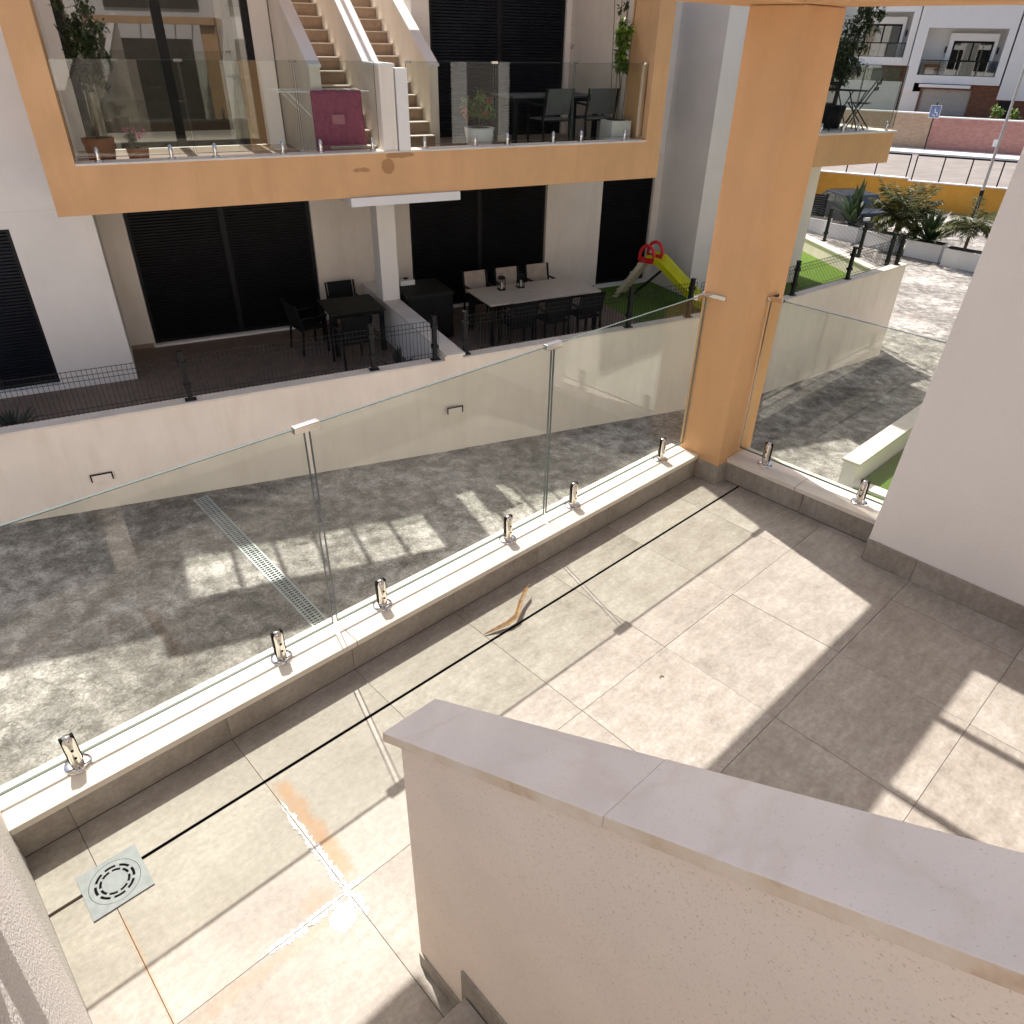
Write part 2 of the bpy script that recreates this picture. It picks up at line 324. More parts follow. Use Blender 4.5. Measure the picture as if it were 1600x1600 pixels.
# ================================================================== OUR TERRACE
GAP = .0018; W = .603
floor = MB().box(-.78, 3.69, -4.8, .2, -.06, -.009).build('terrace_floor', M['grout']); struct(floor)
rows = [(-.0, -.277), (-.2892, -.888), (-.888, -1.488), (-1.488, -2.089), (-2.089, -2.69), (-2.69, -3.29), (-3.29, -3.9), (-3.9, -4.5)]
xs = [-.78] + [W*k for k in range(-1, 6)] + [3.436]
tcache = {}
for ri, (ya, yb) in enumerate(rows):
    for xa, xb in zip(xs[:-1], xs[1:]):
        if ya <= -1.4 and xa >= 3.2: continue
        if ya <= -1.46 and xb <= .05: continue
        w, h = xb-xa-GAP, ya-yb-GAP; key = (round(w, 4), round(h, 4))
        if key not in tcache:
            o = MB().box(-w/2, w/2, -h/2, h/2, -.012, 0).build('tile', M['tile'], floor, bevel=.0006, seg=1); tcache[key] = o
        else:
            o = tcache[key].copy(); o.name = 'tile'; col.objects.link(o); o.parent = floor
        o.location = ((xa+xb)/2, (ya+yb)/2, random.uniform(-.0006, .0006))
# slot drain
t = thing('slot_drain', 'long black slot drain running along the tiles to the square cover', 'drain', (1.5, -.283, -.004))
MB().box(-1.975, 1.932, -.0078, .0078, -.006, -.0035).build('channel', M['black'], t)
MB().box(-1.975, 1.932, -.0058, -.0054, -.0034, .0034).box(-1.975, 1.932, .0054, .0058, -.0034, .0034).build('channel_edge', M['black'], t)
# square floor drain
t = thing('floor_drain', 'square grey metal floor drain cover with two rings of slots', 'floor drain', (-.575, -.309, 0), rad(-1))
cov = MB(); R0 = .083
n_ = 40
for k in range(n_):
    a0, a1 = 2*math.pi*k/n_, 2*math.pi*(k+1)/n_
    def sq(a): m_ = max(abs(math.cos(a)), abs(math.sin(a))); return (.099*math.cos(a)/m_, .099*math.sin(a)/m_)
    p, q = sq(a0), sq(a1); i0, i1 = (R0*math.cos(a0), R0*math.sin(a0)), (R0*math.cos(a1), R0*math.sin(a1))
    cov.add([(*i0, .005), (*p, .005), (*q, .005), (*i1, .005), (*p, -.002), (*q, -.002), (*i0, .001), (*i1, .001)], [(0,1,2,3), (1,4,5,2), (0,3,7,6)])
cov.build('cover_plate', M['zinc'], t)
g = MB(); g.lathe([(0, .0048), (.041, .0048), (.042, .0040), (.042, -.002)], 32, smooth=False)
for (ra, rb, nb, off) in ((.042, .050, 8, 0), (.0565, .0655, 8, .35)):
    for k in range(nb):
        a = 2*math.pi*k/nb+off; g.arc(ra, rb, a-.10, a+.10, -.001, .0046, 2)
g.arc(.050, .0565, 0, 2*math.pi, -.001, .0048, 40); g.arc(.0655, .0815, 0, 2*math.pi, -.001, .0048, 48)
g.build('grate', M['zinc'], t); MB().lathe([(0, .0006), (.083, .0006)], 32).build('drain_hole', M['black'], t)
# white lime deposits round the cracked joint
mb = MB()
def blob(x, y, r, z=.0022, n=7, el=1.0):
    pts = [(x+el*r*random.uniform(.5, 1.2)*math.cos(2*math.pi*k/n), y+r*random.uniform(.5, 1.2)*math.sin(2*math.pi*k/n)) for k in range(n)]
    b0 = len(mb.v); mb.add([(*p, .0004) for p in pts]+[(x, y, z*random.uniform(.6, 1.4))], [(k, (k+1) % n, n) for k in range(n)])
def crust(p0, p1, wmax, off, n, k_=2.2):
    wmax *= k_          # ragged strip beside a joint
    p0, p1 = Vector((*p0, 0)), Vector((*p1, 0)); d = (p1-p0).normalized(); nn = Vector((-d.y, d.x, 0)); L = (p1-p0).length; va, vb = [], []
    for k in range(n+1):
        f = k/n; w = wmax*(.25+.75*random.random())*min(1, 4*f+.15, 4*(1-f)+.3); c = p0+d*L*f
        a = c+nn*(off*random.uniform(.3, 1)); e_ = c+nn*(off+math.copysign(w, off)); va.append((a.x, a.y, .0006)); vb.append((e_.x, e_.y, .0006+.002*random.random()))
    mb.add(va+vb, [(k, k+1, n+2+k, n+1+k) for k in range(n)])
crust((.0, -.40), (.0, -.885), .010, .0022, 60); crust((.0, -.42), (.0, -.885), .009, -.0022, 60)
crust((.0, -.889), (.0, -1.0), .014, .0022, 22); crust((.0, -.889), (.0, -.97), .012, -.0022, 18)
crust((-.34, -.888), (-.002, -.888), .008, .0022, 50); crust((-.30, -.888), (-.002, -.888), .012, -.0022, 50); crust((.002, -.888), (.07, -.888), .012, .0022, 12)
for i in range(26): blob(random.gauss(0, .010), -.888+random.gauss(0, .010), random.uniform(.004, .009))
pp = [(-.008, -.915), (-.035, -.905), (-.062, -.912), (-.095, -.918), (-.108, -.945), (-.098, -.985), (-.085, -1.0), (-.06, -.992), (-.035, -.985), (-.02, -.955)]
for k in range(10): random.random()
mb.add([(x+random.uniform(-.004,.004), y+random.uniform(-.004,.004), .0008) for x, y in pp]+[(-.06, -.95, .0022)], [(k, (k+1) % 10, 10) for k in range(10)])
for i in range(22): blob(random.uniform(-.12, .03), random.uniform(-1.02, -.90), random.uniform(.0015, .004))
o = mb.build('lime_deposit', M['lime']); tag(o, 'crusty white lime deposit along the cracked tile joint', 'deposit')
# dry leaf on the floor
t = thing('dry_leaf', 'curled brown dry palm leaf lying across the slot drain', 'leaf', (1.37, -.245, 0))
pth = [(-.165, .012, .006), (-.10, -.004, .010), (-.03, -.022, .016), (.03, -.018, .022), (.07, .010, .030), (.12, .045, .040), (.19, .08, .052), (.215, .092, .058)]
wd = [.004, .018, .026, .026, .020, .018, .017, .006]
mb = MB(); vs_, fs_ = [], []
for i, (p, w) in enumerate(zip(pth, wd)):
    a = Vector(pth[min(i+1, 7)])-Vector(pth[max(i-1, 0)]); nrm = Vector((-a.y, a.x, 0)).normalized()
    for k, (o_, h_) in enumerate(((-1, .9), (-.4, .0), (.4, .0), (1, .9))): vs_.append(tuple(Vector(p)+nrm*w*.6*o_+Vector((0, 0, h_*w*.55))))
fs_ = [(i*4+k, i*4+k+1, i*4+k+5, i*4+k+4) for i in range(7) for k in range(3)]
mb.add(vs_, fs_, True); o = mb.build('blade', M['dryleaf'], t); md = o.modifiers.new('thickness', 'SOLIDIFY'); md.thickness = .0018
MB().tube([(.12, .047, .039), (.19, .082, .051), (.235, .104, .060)], .004, 6, .002).build('stalk', M['dryleaf'], t)
mb = MB().tube([(1.62, -1.0, .003), (1.635, -.995, .006), (1.64, -1.01, .003)], .0025, 5); tag(mb.build('twig', M['dryleaf']), 'tiny curled twig lying on the sunlit tiles', 'twig')
# ---- front parapet
def riser_tiles(parent, x0, x1, along='x', pos0=0, h=.137, xsn=None):
    xsn = [x for x in (xsn or []) if x0+.03 < x < x1-.03]; e = [x0]+xsn+[x1]
    for a, b_ in zip(e[:-1], e[1:]):
        m_ = MB()
        if along == 'x': m_.box(a+.001, b_-.001, pos0, pos0+.008, .0015, h)
        else: m_.box(pos0, pos0+.008, a+.001, b_-.001, .0015, h)
        m_.build('riser_tile', M['tile2'], parent, bevel=.001, seg=1)
t = thing('parapet', 'low parapet below the long glass balustrade, tiled inside, pale stone coping', 'parapet', (0, 0, 0))
MB().box(-.78, 3.33, .0085, .2, -.003, .136).build('wall', M['ourwhite'], t)
riser_tiles(t, -.78, 3.33, 'x', 0, .1365, [W*k for k in range(-1, 6)])
for a, b_ in ((-.78, .629), (.632, 1.992), (1.995, 3.328)):
    MB().box(a, b_, -.008, .216, .137, .167).build('coping_stone', M['cap'], t, bevel=.003)
t = thing('parapet', 'short low parapet between the orange column and the white wall', 'parapet', (3.437, -.7, 0))
MB().box(.0085, .232, -.51, .538, -.003, .136).build('wall', M['ourwhite'], t)
m_ = MB().box(0, .008, -.509, -.02, .0015, .1365).build('riser_tile', M['tile2'], t, bevel=.001, seg=1); m_ = MB().box(0, .008, -.017, .537, .0015, .1365).build('riser_tile', M['tile2'], t, bevel=.001, seg=1)
MB().box(-.008, .245, -.511, .04, .137, .167).build('coping_stone', M['cap'], t, bevel=.003); MB().box(-.008, .245, .043, .538, .137, .167).build('coping_stone', M['cap'], t, bevel=.003)
# ---- column and pergola frame
t = thing('column', 'square orange rendered column at the corner of the terrace', 'column', (3.53, 0, 0))
MB().box(-.2, .2, -.16, .155, -.004, 2.653).build('shaft', M['orange'], t, bevel=.006)
MB().box(-.209, -.2005, -.169, -.01, .001, .14).build('skirting_tile', M['tile2'], t, bevel=.001, seg=1); MB().box(-.2, -.09, -.169, -.1605, .001, .14).build('skirting_tile', M['tile2'], t, bevel=.001, seg=1)
t = thing('pergola', 'orange pergola beams on the column overhead with thin cross bars', 'pergola', (2, 0, 2.655))
MB().box(-1.5, 1.73, -.16, .29, 0, .165).build('beam', M['orange'], t, bevel=.005)
MB().box(1.29, 1.728, -1.209, -.161, .001, .163).build('beam', M['orange'], t, bevel=.005)
for k in range(5):
    x = .84-.52*k; MB().box(x-.02, x+.02, -4.78, -.162, .09, .13).build('cross_bar', M['dark'], t)
# ---- glass balustrades
def spigot_parts(parent, x, y, z, ax='x'):
    sp = MB().lathe([(.0, .012), (.030, .012), (.046, .009), (.050, .004), (.050, 0)], 28).build('spigot', M['steel'], parent); sp.location = (x, y, z)
    MB().lathe([(.0235, .008), (.0235, .128), (.0225, .140), (.019, .149), (.012, .155), (0, .157)], 24).build('spigot_post', M['steel'], sp)
    for zz in (.058, .098):
        p0, p1 = ((0, -.020, zz), (0, -.0245, zz)) if ax == 'x' else ((-.020, 0, zz), (-.0245, 0, zz))
        MB().tube([p0, p1], .0055, 10).build('grub_screw', M['black'], sp)
    m_ = MB()
    if ax == 'x': m_.box(-.0245, .0245, -.009, .009, .03, .1535)
    else: m_.box(-.009, .009, -.0245, .0245, .03, .1535)
    m_.build('clamp_slot', M['black'], sp); return sp
def pane(parent, x0, x1, y, z0, z1, ax='x', th=.006, mat='glass'):
    m_ = MB()
    if ax == 'x': m_.quad((x0,y-th,z0),(x1,y-th,z0),(x1,y-th,z1),(x0,y-th,z1)); m_.quad((x1,y+th,z0),(x0,y+th,z0),(x0,y+th,z1),(x1,y+th,z1))
    else: m_.quad((y-th,x0,z0),(y-th,x1,z0),(y-th,x1,z1),(y-th,x0,z1)); m_.quad((y+th,x1,z0),(y+th,x0,z0),(y+th,x0,z1),(y+th,x1,z1))
    p = m_.build('glass_pane', M[mat], parent); e = MB(); k = .0006
    def bx(a, b_, c, d):
        if ax == 'x': e.box(a, b_, y-th+k, y+th-k, c, d)
        else: e.box(y-th+k, y+th-k, a, b_, c, d)
    bx(x0, x0+.003, z0, z1); bx(x1-.003, x1, z0, z1); bx(x0+.003, x1-.003, z1-.003, z1); bx(x0+.003, x1-.003, z0, z0+.006)
    e.build('glass_edge', M['edge'], p); return p
t = thing('glass_balustrade', 'long three pane clear glass balustrade on steel spigots beside the slot drain', 'balustrade', (0, .124, .167))
for a, b_ in ((-.775, .593), (.613, 1.974), (1.990, 3.318)): pane(t, a, b_, 0, .045, 1.052)
for x in (-.516, .324, .862, 1.695, 2.222, 3.078): spigot_parts(t, x, 0, 0)
for x in (.603, 1.982): MB().box(x-.055, x+.055, -.016, .016, 1.030, 1.062).build('glass_clamp', M['steel'], t, bevel=.004)
MB().box(3.20, 3.328, -.012, .012, 1.036, 1.060).box(3.318, 3.3295, -.13, .03, 1.036, 1.060).build('wall_bracket', M['steel'], t, bevel=.002)
t = thing('glass_balustrade', 'short single pane glass balustrade between the column and the white wall', 'balustrade', (3.548, -.7, .167))
pane(t, -.503, .522, 0, .045, 1.052, 'y')
for y in (.325, -.313): spigot_parts(t, 0, y, 0, 'y')
MB().box(-.012, .012, .44, .538, 1.036, 1.060).box(-.03, .10, .527, .5385, 1.036, 1.060).build('wall_bracket', M['steel'], t, bevel=.002)
# ---- our building
t = thing('house', 'tall white rendered house wall with grey tile skirting right of the terrace', 'house', (5.6, -5, 0))
MB().prism([(-4, -5), (3.79, -5), (3.79, .14), (3.60, 5.6), (-4, 5.6)], -2.34, 2.9, 0).build('wall', M['ourwhite'], t, bevel=.008)
e = [-1.215, -1.488, -2.089, -2.69, -3.29, -3.9, -4.5]
for a, b_ in zip(e[:-1], e[1:]): MB().box(-2.351, -2.3405, b_+5+.001, a+5-.001, .001, .142).build('skirting_tile', M['tile2'], t, bevel=.001, seg=1)
MB().box(-2.34, -2.24, 3.7905, 3.7955, .001, .142).build('skirting_tile', M['tile2'], t)
for a, b_, z0, z1 in ((-1.6, .9, .15, 2.35), (1.3, 2.5, .15, 2.35), (-1.6, .9, 3.1, 5.2), (1.3, 2.5, 3.3, 5.2)): MB().box(a, b_, 3.7905, 3.84, z0, z1).build('unseen_shutter', M['shutter'], t)  # unseen shutters added to darken the front mirrored in the opposite balcony glass
t = thing('house', 'unseen white house added beyond the right wall, wide dark shutters for glass reflections', 'house', (16, -6, -5))  # out-of-view house added so the opposite balcony glass reflects dark shutters
MB().box(-6.5, 10, -3, 3.5, 0, 10.5).build('wall', M['ourwhite'], t)
for a in (-6.2, -2.1, 2.0, 6.1):
    for z0 in (1.9, 5.1, 8.0): MB().box(a, a+3.6, 3.501, 3.55, z0, z0+2.3).build('unseen_shutter', M['shutter'], t)
t = thing('retaining_wall', 'white rendered house base wall carrying the terrace above the street', 'wall', (0, 0, -5))
MB().box(-9, 3.685, -9, .2, 0, 4.935).build('base_course', M['ourwhite'], t)
t = thing('house', 'white rendered house front with doors behind the terrace', 'house', (0, -6, 0))
MB().box(-9, 3.255, -3, 1.2, 0, 5.6).build('wall', M['ourwhite'], t)
MB().box(-.6, 2.2, 1.2, 1.26, .05, 2.3).build('door', M['shutter'], t); MB().box(-.2, 2.6, 1.2, 1.26, 3.1, 5.1).build('window', M['shutter'], t)
MB().box(-12, -6.5, 1.2, 6.1, -.06, 5.6).build('side_wing', M['ourwhite'], t)
MB().box(-.2, .499, 4.0, 6.46, 2.655, 2.82).box(-.949, -.2005, 5.84, 6.06, 2.656, 2.819).build('shade_slab', M['ourwhite'], t)  # unseen slab, cut to shade the stair foot and coping yet admit sky
t = thing('stair_wall', 'rough white stucco wall left of the stairs, catching the sun', 'wall', (-.87, -2.3, 0))
MB().prism([(2.512, -.003), (2.512, 1.3), (1.0, 1.3), (-2.5, 3.1), (-2.5, -.003)], -.083, .09, 0).build('wall', M['leftwall'], t); MB().prism([(2.52, 1.301), (2.52, 1.335), (1.0, 1.335), (-2.5, 3.135), (-2.5, 3.101), (1.0, 1.301)], -.11, .115, 0).build('coping', M['kneecap'], t)
# knee wall of the outside stair
t = thing('stair_parapet', 'sloping beige rendered stair parapet with grey stone coping in the foreground', 'parapet', (.05, -1.24, 0))
SL = .575; zt = lambda y: 1.062+SL*(-y)
mb = MB().prism([(0, 0), (0, zt(0)), (-3.2, zt(-3.2)), (-3.2, 0)], -.002, .115, 0); mb.build('wall', M['knee'], t, bevel=.006)
cuts = [.036, -.625, -1.30, -2.1, -3.2]
for i, (a, b_) in enumerate(zip(cuts[:-1], cuts[1:])):
    d = .0015*(i % 2)
    mb = MB().prism([(a-.0003, zt(a)+.002+d), (a-.0003, zt(a)+.034+d), (b_+.0003, zt(b_)+.034+d), (b_+.0003, zt(b_)+.002+d)], -.027, .137, 0); mb.build('coping_stone', M['kneecap'], t, bevel=.0025)
mb = MB().prism([(-.004, 0.001), (-.004, .07), (-.215, .07), (-.215, .285), (-.222, .285), (-.50, .285), (-.52, .46), (-.82, .46), (-.82, 0.001)], -.010, -.0025, 0); mb.build('skirting', M['tile2'], t)
t = thing('staircase', 'tiled outside stairs rising beside the stair parapet', 'stairs', (-.365, -1.24, 0))
for k in range(8): MB().box(-.413, .402, -.235-.305*k-.32, -.235-.305*k, .0 if k == 0 else .175*k-.02, .175*(k+1)).build('step', M['tile2'], t, bevel=.003)
# ================================================================== OPPOSITE BUILDING (street frame: s, D, z)
ZP = -2.2; DB = 13.9; DF = 11.23; TOP = 5.75
B = thing('apartment_building', 'white apartment building with orange balcony frame across the street', 'building', (4, 13, ZP), street=True)
ox, oy, oz = 4, 13, ZP
def bb(m_, s0, s1, d0, d1, z0, z1): return m_.box(s0-ox, s1-ox, d0-oy, d1-oy, z0-oz, z1-oz)
def part(name, mat, *boxes, bevel=0, parent=None):
    m_ = MB()
    for q in boxes: bb(m_, *q)
    return m_.build(name, M[mat], parent or B, bevel=bevel)
# side blocks, with the left window opening
part('side_block', 'white', (-9, -3.0, 12.5, 16, -4.5, TOP), (-1.40, -.34, 12.5, 16, -4.5, TOP), (-3.0, -1.40, 12.5, 16, .17, TOP), (-3.0, -1.40, 12.72, 16, -4.5, .169), (-3.0, -1.40, 12.5, 12.719, -4.5, -2.12))
part('side_block', 'white', (10.7, 13.9, 12.5, 19, -4.5, TOP))
for z in (.38,): part('render_joint', 'cream', (-9, -.692, 12.4985, 12.4999, z, z+.012)); part('render_joint', 'cream', (10.7, 13.9, 12.4985, 12.4999, z, z+.012))
# ground floor back wall
part('ground_wall', 'cream', (-.339, .05, DB, 14.2, ZP-.3, .5), (3.05, 4.9, DB, 14.2, ZP-.3, .5), (7.87, 9.2, DB, 14.2, ZP-.3, .5), (10.53, 10.699, DB, 14.2, ZP-.3, .5),
     (.05, 3.05, 14.06, 14.2, ZP-.3, .5), (4.9, 7.87, 14.06, 14.2, ZP-.3, .5), (9.2, 10.53, 14.06, 14.2, ZP-.3, .5))
part('door_sill', 'white', (.03, 3.07, DB-.03, 14.06, ZP-.05, ZP+.04)); part('door_sill', 'white', (4.88, 7.89, DB-.03, 14.06, ZP-.05, ZP+.04)); part('door_sill', 'white', (9.18, 10.55, DB-.03, 14.06, ZP-.05, ZP+.07))
part('skirting', 'tread', (3.06, 4.87, DB-.012, DB-.0005, ZP, ZP+.08)); part('skirting', 'tread', (-.337, .02, DB-.012, DB-.0005, ZP, ZP+.08)); part('skirting', 'tread', (7.9, 9.17, DB-.012, DB-.0005, ZP, ZP+.08))
def shutter(s0, s1, d, z0, z1, mat='shutter', pitch=.047, n=2, parent=None):
    fr = MB(); bb(fr, s0, s0+.05, d-.02, d+.03, z0, z1); bb(fr, s1-.05, s1, d-.02, d+.03, z0, z1); bb(fr, s0+.05, s1-.05, d-.019, d+.03, z0, z0+.05)
    w = (s1-s0)/n
    for k in range(1, n): bb(fr, s0+w*k-.045, s0+w*k+.045, d-.021, d+.03, z0+.05, z1)
    f = fr.build('shutter', M['dark'], B, bevel=0)
    for k in range(n):
        a, b_ = s0+w*k+(.05 if k == 0 else .045), s0+w*(k+1)-(.05 if k == n-1 else .045); m_ = MB(); z = z0+.05
        while z < z1-.01:
            zz = min(z+pitch, z1)
            P0 = [(a-ox, d+.002-oy, z-oz), (b_-ox, d+.002-oy, z-oz), (b_-ox, d-.010-oy, z+.012-oz), (a-ox, d-.010-oy, z+.012-oz), (b_-ox, d-.010-oy, zz-.008-oz), (a-ox, d-.010-oy, zz-.008-oz), (b_-ox, d+.006-oy, zz-oz), (a-ox, d+.006-oy, zz-oz)]
            m_.add(P0, [(0,1,2,3), (3,2,4,5), (5,4,6,7)]); z = zz
        m_.build('slats', M[mat], f, kind='stuff')
    return f
shutter(.06, 3.04, DB+.09, ZP+.045, .45); shutter(4.91, 7.86, DB+.09, ZP+.045, .45); shutter(9.21, 10.52, DB+.09, ZP+.075, .45, n=1); shutter(-2.99, -1.41, 12.66, -2.115, .165, 'shutter2')
# balcony slab and frame
def stainy_orange():
    m = M['orange'].copy(); m.name = 'orange_stucco_peeling'; nt = m.node_tree; b = nt.nodes['Principled BSDF']
    src = b.inputs['Base Color'].links[0].from_socket; tc = N(nt, 'TexCoord'); xyz = N(nt, 'SeparateXYZ'); nt.links.new(tc.outputs['Object'], xyz.inputs[0])
    # patches of bare render under the coping near s=3.4..3.8
    p = tc.outputs['Object']; nz = noise(nt, p, 7, 4, .6)
    def near(x0, z0, rx, rz):
        a = math_(nt, 'POWER', math_(nt, 'DIVIDE', math_(nt, 'SUBTRACT', xyz.outputs[0], x0-ox), rx), 2); c = math_(nt, 'POWER', math_(nt, 'DIVIDE', math_(nt, 'SUBTRACT', xyz.outputs[2], z0-oz), rz), 2)
        return math_(nt, 'SUBTRACT', 1, math_(nt, 'ADD', a, c), clamp=True)
    k = math_(nt, 'MAXIMUM', math_(nt, 'MAXIMUM', near(3.67, .90, .13, .13), near(3.85, 1.04, .3, .05)), math_(nt, 'MULTIPLY', near(3.3, .87, .25, .06), .6))
    k = math_(nt, 'MULTIPLY', math_(nt, 'SUBTRACT', math_(nt, 'ADD', k, nz), .85, clamp=True), 6, clamp=True)
    nt.links.new(mixc(nt, math_(nt, 'MULTIPLY', k, .6), src, (.30, .14, .06)), b.inputs['Base Color']); return m
M['orange_st'] = stainy_orange()
part('balcony_front', 'orange_st', (-.69, 8.53, DF, DF+.28, .505, 1.075))
part('balcony_slab', 'cream', (-.68, 8.525, DF+.2805, 13.899, .51, .93)); part('floor_slab', 'cream', (-.3, 10.69, 14.201, 18.5, .51, .93)); part('floor_band', 'white', (-.3, 10.69, 13.9, 14.2, .501, .9305))
part('balcony_floor', 'tread', (-.33, 8.21, DF+.283, 13.9, .9305, .945))
part('frame_post', 'orange', (-.689, -.341, DF+.001, 12.499, 1.0755, 3.54)); part('frame_post', 'orange', (8.221, 8.529, DF+.001, 11.95, 1.0755, 3.54))
part('frame_beam', 'orange', (-.69, 8.53, DF, DF+.35, 3.541, 4.43))
part('frame_return', 'cream', (8.222, 8.528, 11.951, 13.9, .9305, 3.54))
for a, b_ in ((-.34, 1.3), (1.302, 3.84), (3.842, 6.1), (6.102, 8.22)): part('coping_stone', 'cap', (a, b_, DF-.02, DF+.27, 1.0755, 1.10))
for k in range(17):
    s = .22+.5*k
    if 2.6 < s < 3.4 or s > 8.1: continue
    part('pergola_bar', 'dark', (s-.03, s+.03, DF+.351, 13.899, 3.6, 3.7))
part('shade_beam', 'orange', (2.70, 3.36, DF+.351, 13.899, 3.55, 3.75))  # unseen wide beam added to cast the broad dark band on the street
# white beam and pillar under the slab
part('soffit_beam', 'farwhite', (3.06, 4.78, DF-.06, 12.9, .385, .5045)); part('pillar', 'white', (3.83, 4.14, 12.5, 12.85, -1.449, .3845))
part('patio_divider', 'white', (3.86, 4.11, 9.862, 13.899, ZP-.4, -1.485)); part('divider_pier', 'cream', (3.839, 4.131, 9.664, 9.86, -4.2, -1.485)); part('divider_coping', 'cap', (3.835, 4.135, 9.59, 12.499, -1.4845, -1.45))
# first floor back wall
part('upper_wall', 'white', (-.339, -.17, DB, 14.2, .931, TOP), (2.49, 2.78, DB, 14.2, .931, TOP), (5.12, 5.44, DB, 14.2, .931, TOP), (8.12, 9.2, DB, 14.2, .931, TOP), (10.53, 10.699, DB, 14.2, .931, TOP),
     (-.17, 2.49, DB, 14.2, 3.3, TOP), (5.44, 8.12, DB, 14.2, 3.3, TOP), (9.2, 10.53, DB, 14.2, 3.3, TOP), (5.44, 8.12, 14.08, 14.2, .931, 3.3), (9.2, 10.53, 14.08, 14.2, .931, 3.3))
part('upper_wall', 'white', (4.25, 5.1195, DB, 14.2, 3.6, TOP)); part('upper_wall', 'white', (2.78, 5.12, 18.2, 18.5, .931, TOP-1))
part('stairwell_wall', 'cream', (2.60, 2.78, 14.201, 18.2, .931, TOP), (5.12, 5.3, 14.201, 18.2, .931, TOP))
shutter(5.45, 8.11, DB+.07, .95, 3.3, 'shutter2'); shutter(9.21, 10.52, DB+.07, .95, 3.3, 'shutter2', n=1)
# sliding door left
dr = part('sliding_door', 'dark', (-.17, -.05, DB+.02, DB+.12, .95, 3.3), (2.38, 2.49, DB+.02, DB+.12, .95, 3.3), (-.05, 2.38, DB+.021, DB+.12, .95, 1.03), (1.10, 1.24, DB+.02, DB+.12, 1.03, 3.3))
for a, b_ in ((-.05, 1.10), (1.24, 2.38)):
    m_ = MB(); m_.quad((a-ox, DB+.07-oy, 1.03-oz), (b_-ox, DB+.07-oy, 1.03-oz), (b_-ox, DB+.07-oy, 3.3-oz), (a-ox, DB+.07-oy, 3.3-oz)); m_.build('glass_pane', M['window'], dr)
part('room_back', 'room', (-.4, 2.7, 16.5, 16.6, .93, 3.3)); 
m_ = MB(); 
for i in range(9):
    a = -.05+i*.02; bb(m_, a, a+.019, 14.3+.03*math.sin(i*1.3), 14.32+.03*math.sin(i*1.3), .96, 3.28)
m_.build('curtain', M['curtain'], B); m_ = MB()
for i in range(14):
    a = 2.05+i*.02; bb(m_, a, a+.019, 14.3+.03*math.sin(i*1.3), 14.32+.03*math.sin(i*1.3), .96, 3.28)
m_.build('curtain', M['curtain'], B)
# stairs with side walls (two flights)
def flight(s0, s1, d0, z0, n):
    for k in range(n):
        st = part('stair_step', 'tread', (s0, s1, d0+.27*k, 18.2, z0+.178*k, z0+.178*(k+1)))
        part('stair_nosing', 'cap', (s0, s1, d0+.27*k-.02, d0+.27*k+.25, z0+.178*(k+1)+.0005, z0+.178*(k+1)+.016), parent=st)
flight(2.951, 3.619, 11.55, .9455, 14); flight(3.901, 4.939, 12.55, .9455, 13)
def slantwall(s0, s1, d0, dk, zk, slope, dend, z0=.9455, z1top=None):
    zz = zk+slope*(dend-dk)
    poly = [(d0, z0), (d0, zk), (dk, zk), (dend, zz), (dend, z0)] if d0 < dk-.01 else [(dk, z0), (dk, zk), (dend, zz), (dend, z0)]
    MB().prism([(a-oy, b_-oz) for a, b_ in poly], s0-ox, s1-ox, 0).build('stair_wall', M['cream'], B)
    cp = ([(d0-.02, zk+.001), (d0-.02, zk+.041)] if d0 < dk-.01 else [(dk-.03, zk+.001), (dk-.03, zk+.041)])+[(dk, zk+.041), (dend, zz+.041), (dend, zz+.001), (dk, zk+.001)]
    MB().prism([(a-oy, b_-oz) for a, b_ in cp], s0-.015-ox, s1+.015-ox, 0).build('stair_coping', M['farwhite'], B)
slantwall(2.80, 2.95, 11.75, 11.75, 2.11, .573, 17); slantwall(3.63, 3.84, 11.24, 11.9, 2.14, .64, 17); slantwall(4.95, 5.10, 12.74, 12.74, 2.10, .573, 17)
# balcony divider pier
part('balcony_pier', 'white', (3.86, 4.03, DF-.012, DF+.24, 1.1005, 2.125)); 
# neighbour balcony on the right
part('side_balcony', 'orange', (12.0, 14.32, DF, 12.499, .5, 1.05)); part('side_balcony_coping', 'cap', (12.0, 14.35, DF-.03, 12.5, 1.0505, 1.085)); part('side_balcony', 'orange', (13.902, 14.319, 12.501, 15.5, .501, 1.049)); part('side_balcony_coping', 'cap', (13.902, 14.349, 12.503, 15.5, 1.0505, 1.084))
# ---- balcony balustrades
def far_balustrade(label, panes, spigs, d, zc, ends=()):
    s0 = panes[0][0]; t = thing('glass_balustrade', label, 'balustrade', (s0, d, zc), street=True)
    for a, b_ in panes: pane(t, a-s0, b_-s0, 0, .05, 1.10, th=.008)
    for s in spigs:
        sp = MB().lathe([(0, .02), (.04, .018), (.05, .012), (.05, 0)], 12).build('spigot', M['steel'], t); sp.location = (s-s0, 0, 0)
        MB().lathe([(.025, .01), (.025, .15), (.015, .165), (0, .167)], 10).build('spigot_post', M['steel'], sp)
    for (a, b_), (c, _) in zip(panes[:-1], panes[1:]): MB().box((b_+c)/2-s0-.05, (b_+c)/2-s0+.05, -.016, .016, 1.08, 1.11).build('glass_clamp', M['steel'], t)
    for s in ends: MB().box(s-s0-.05, s-s0+.05, -.016, .016, 1.08, 1.11).build('glass_clamp', M['steel'], t)
    return t
far_balustrade('balcony glass left of the stairs across the street, before the sliding door', [(-.32, 1.08), (1.10, 2.49), (2.51, 3.60)], (-.07, .79, 1.335, 2.22, 2.745, 3.5), DF+.12, 1.10)
far_balustrade('balcony glass right of the stairs across the street, before the dining set', [(4.06, 5.43), (5.45, 6.81), (6.83, 8.20)], (4.3, 5.12, 5.67, 6.49, 7.01, 7.86), DF+.12, 1.10, (4.1, 8.15))
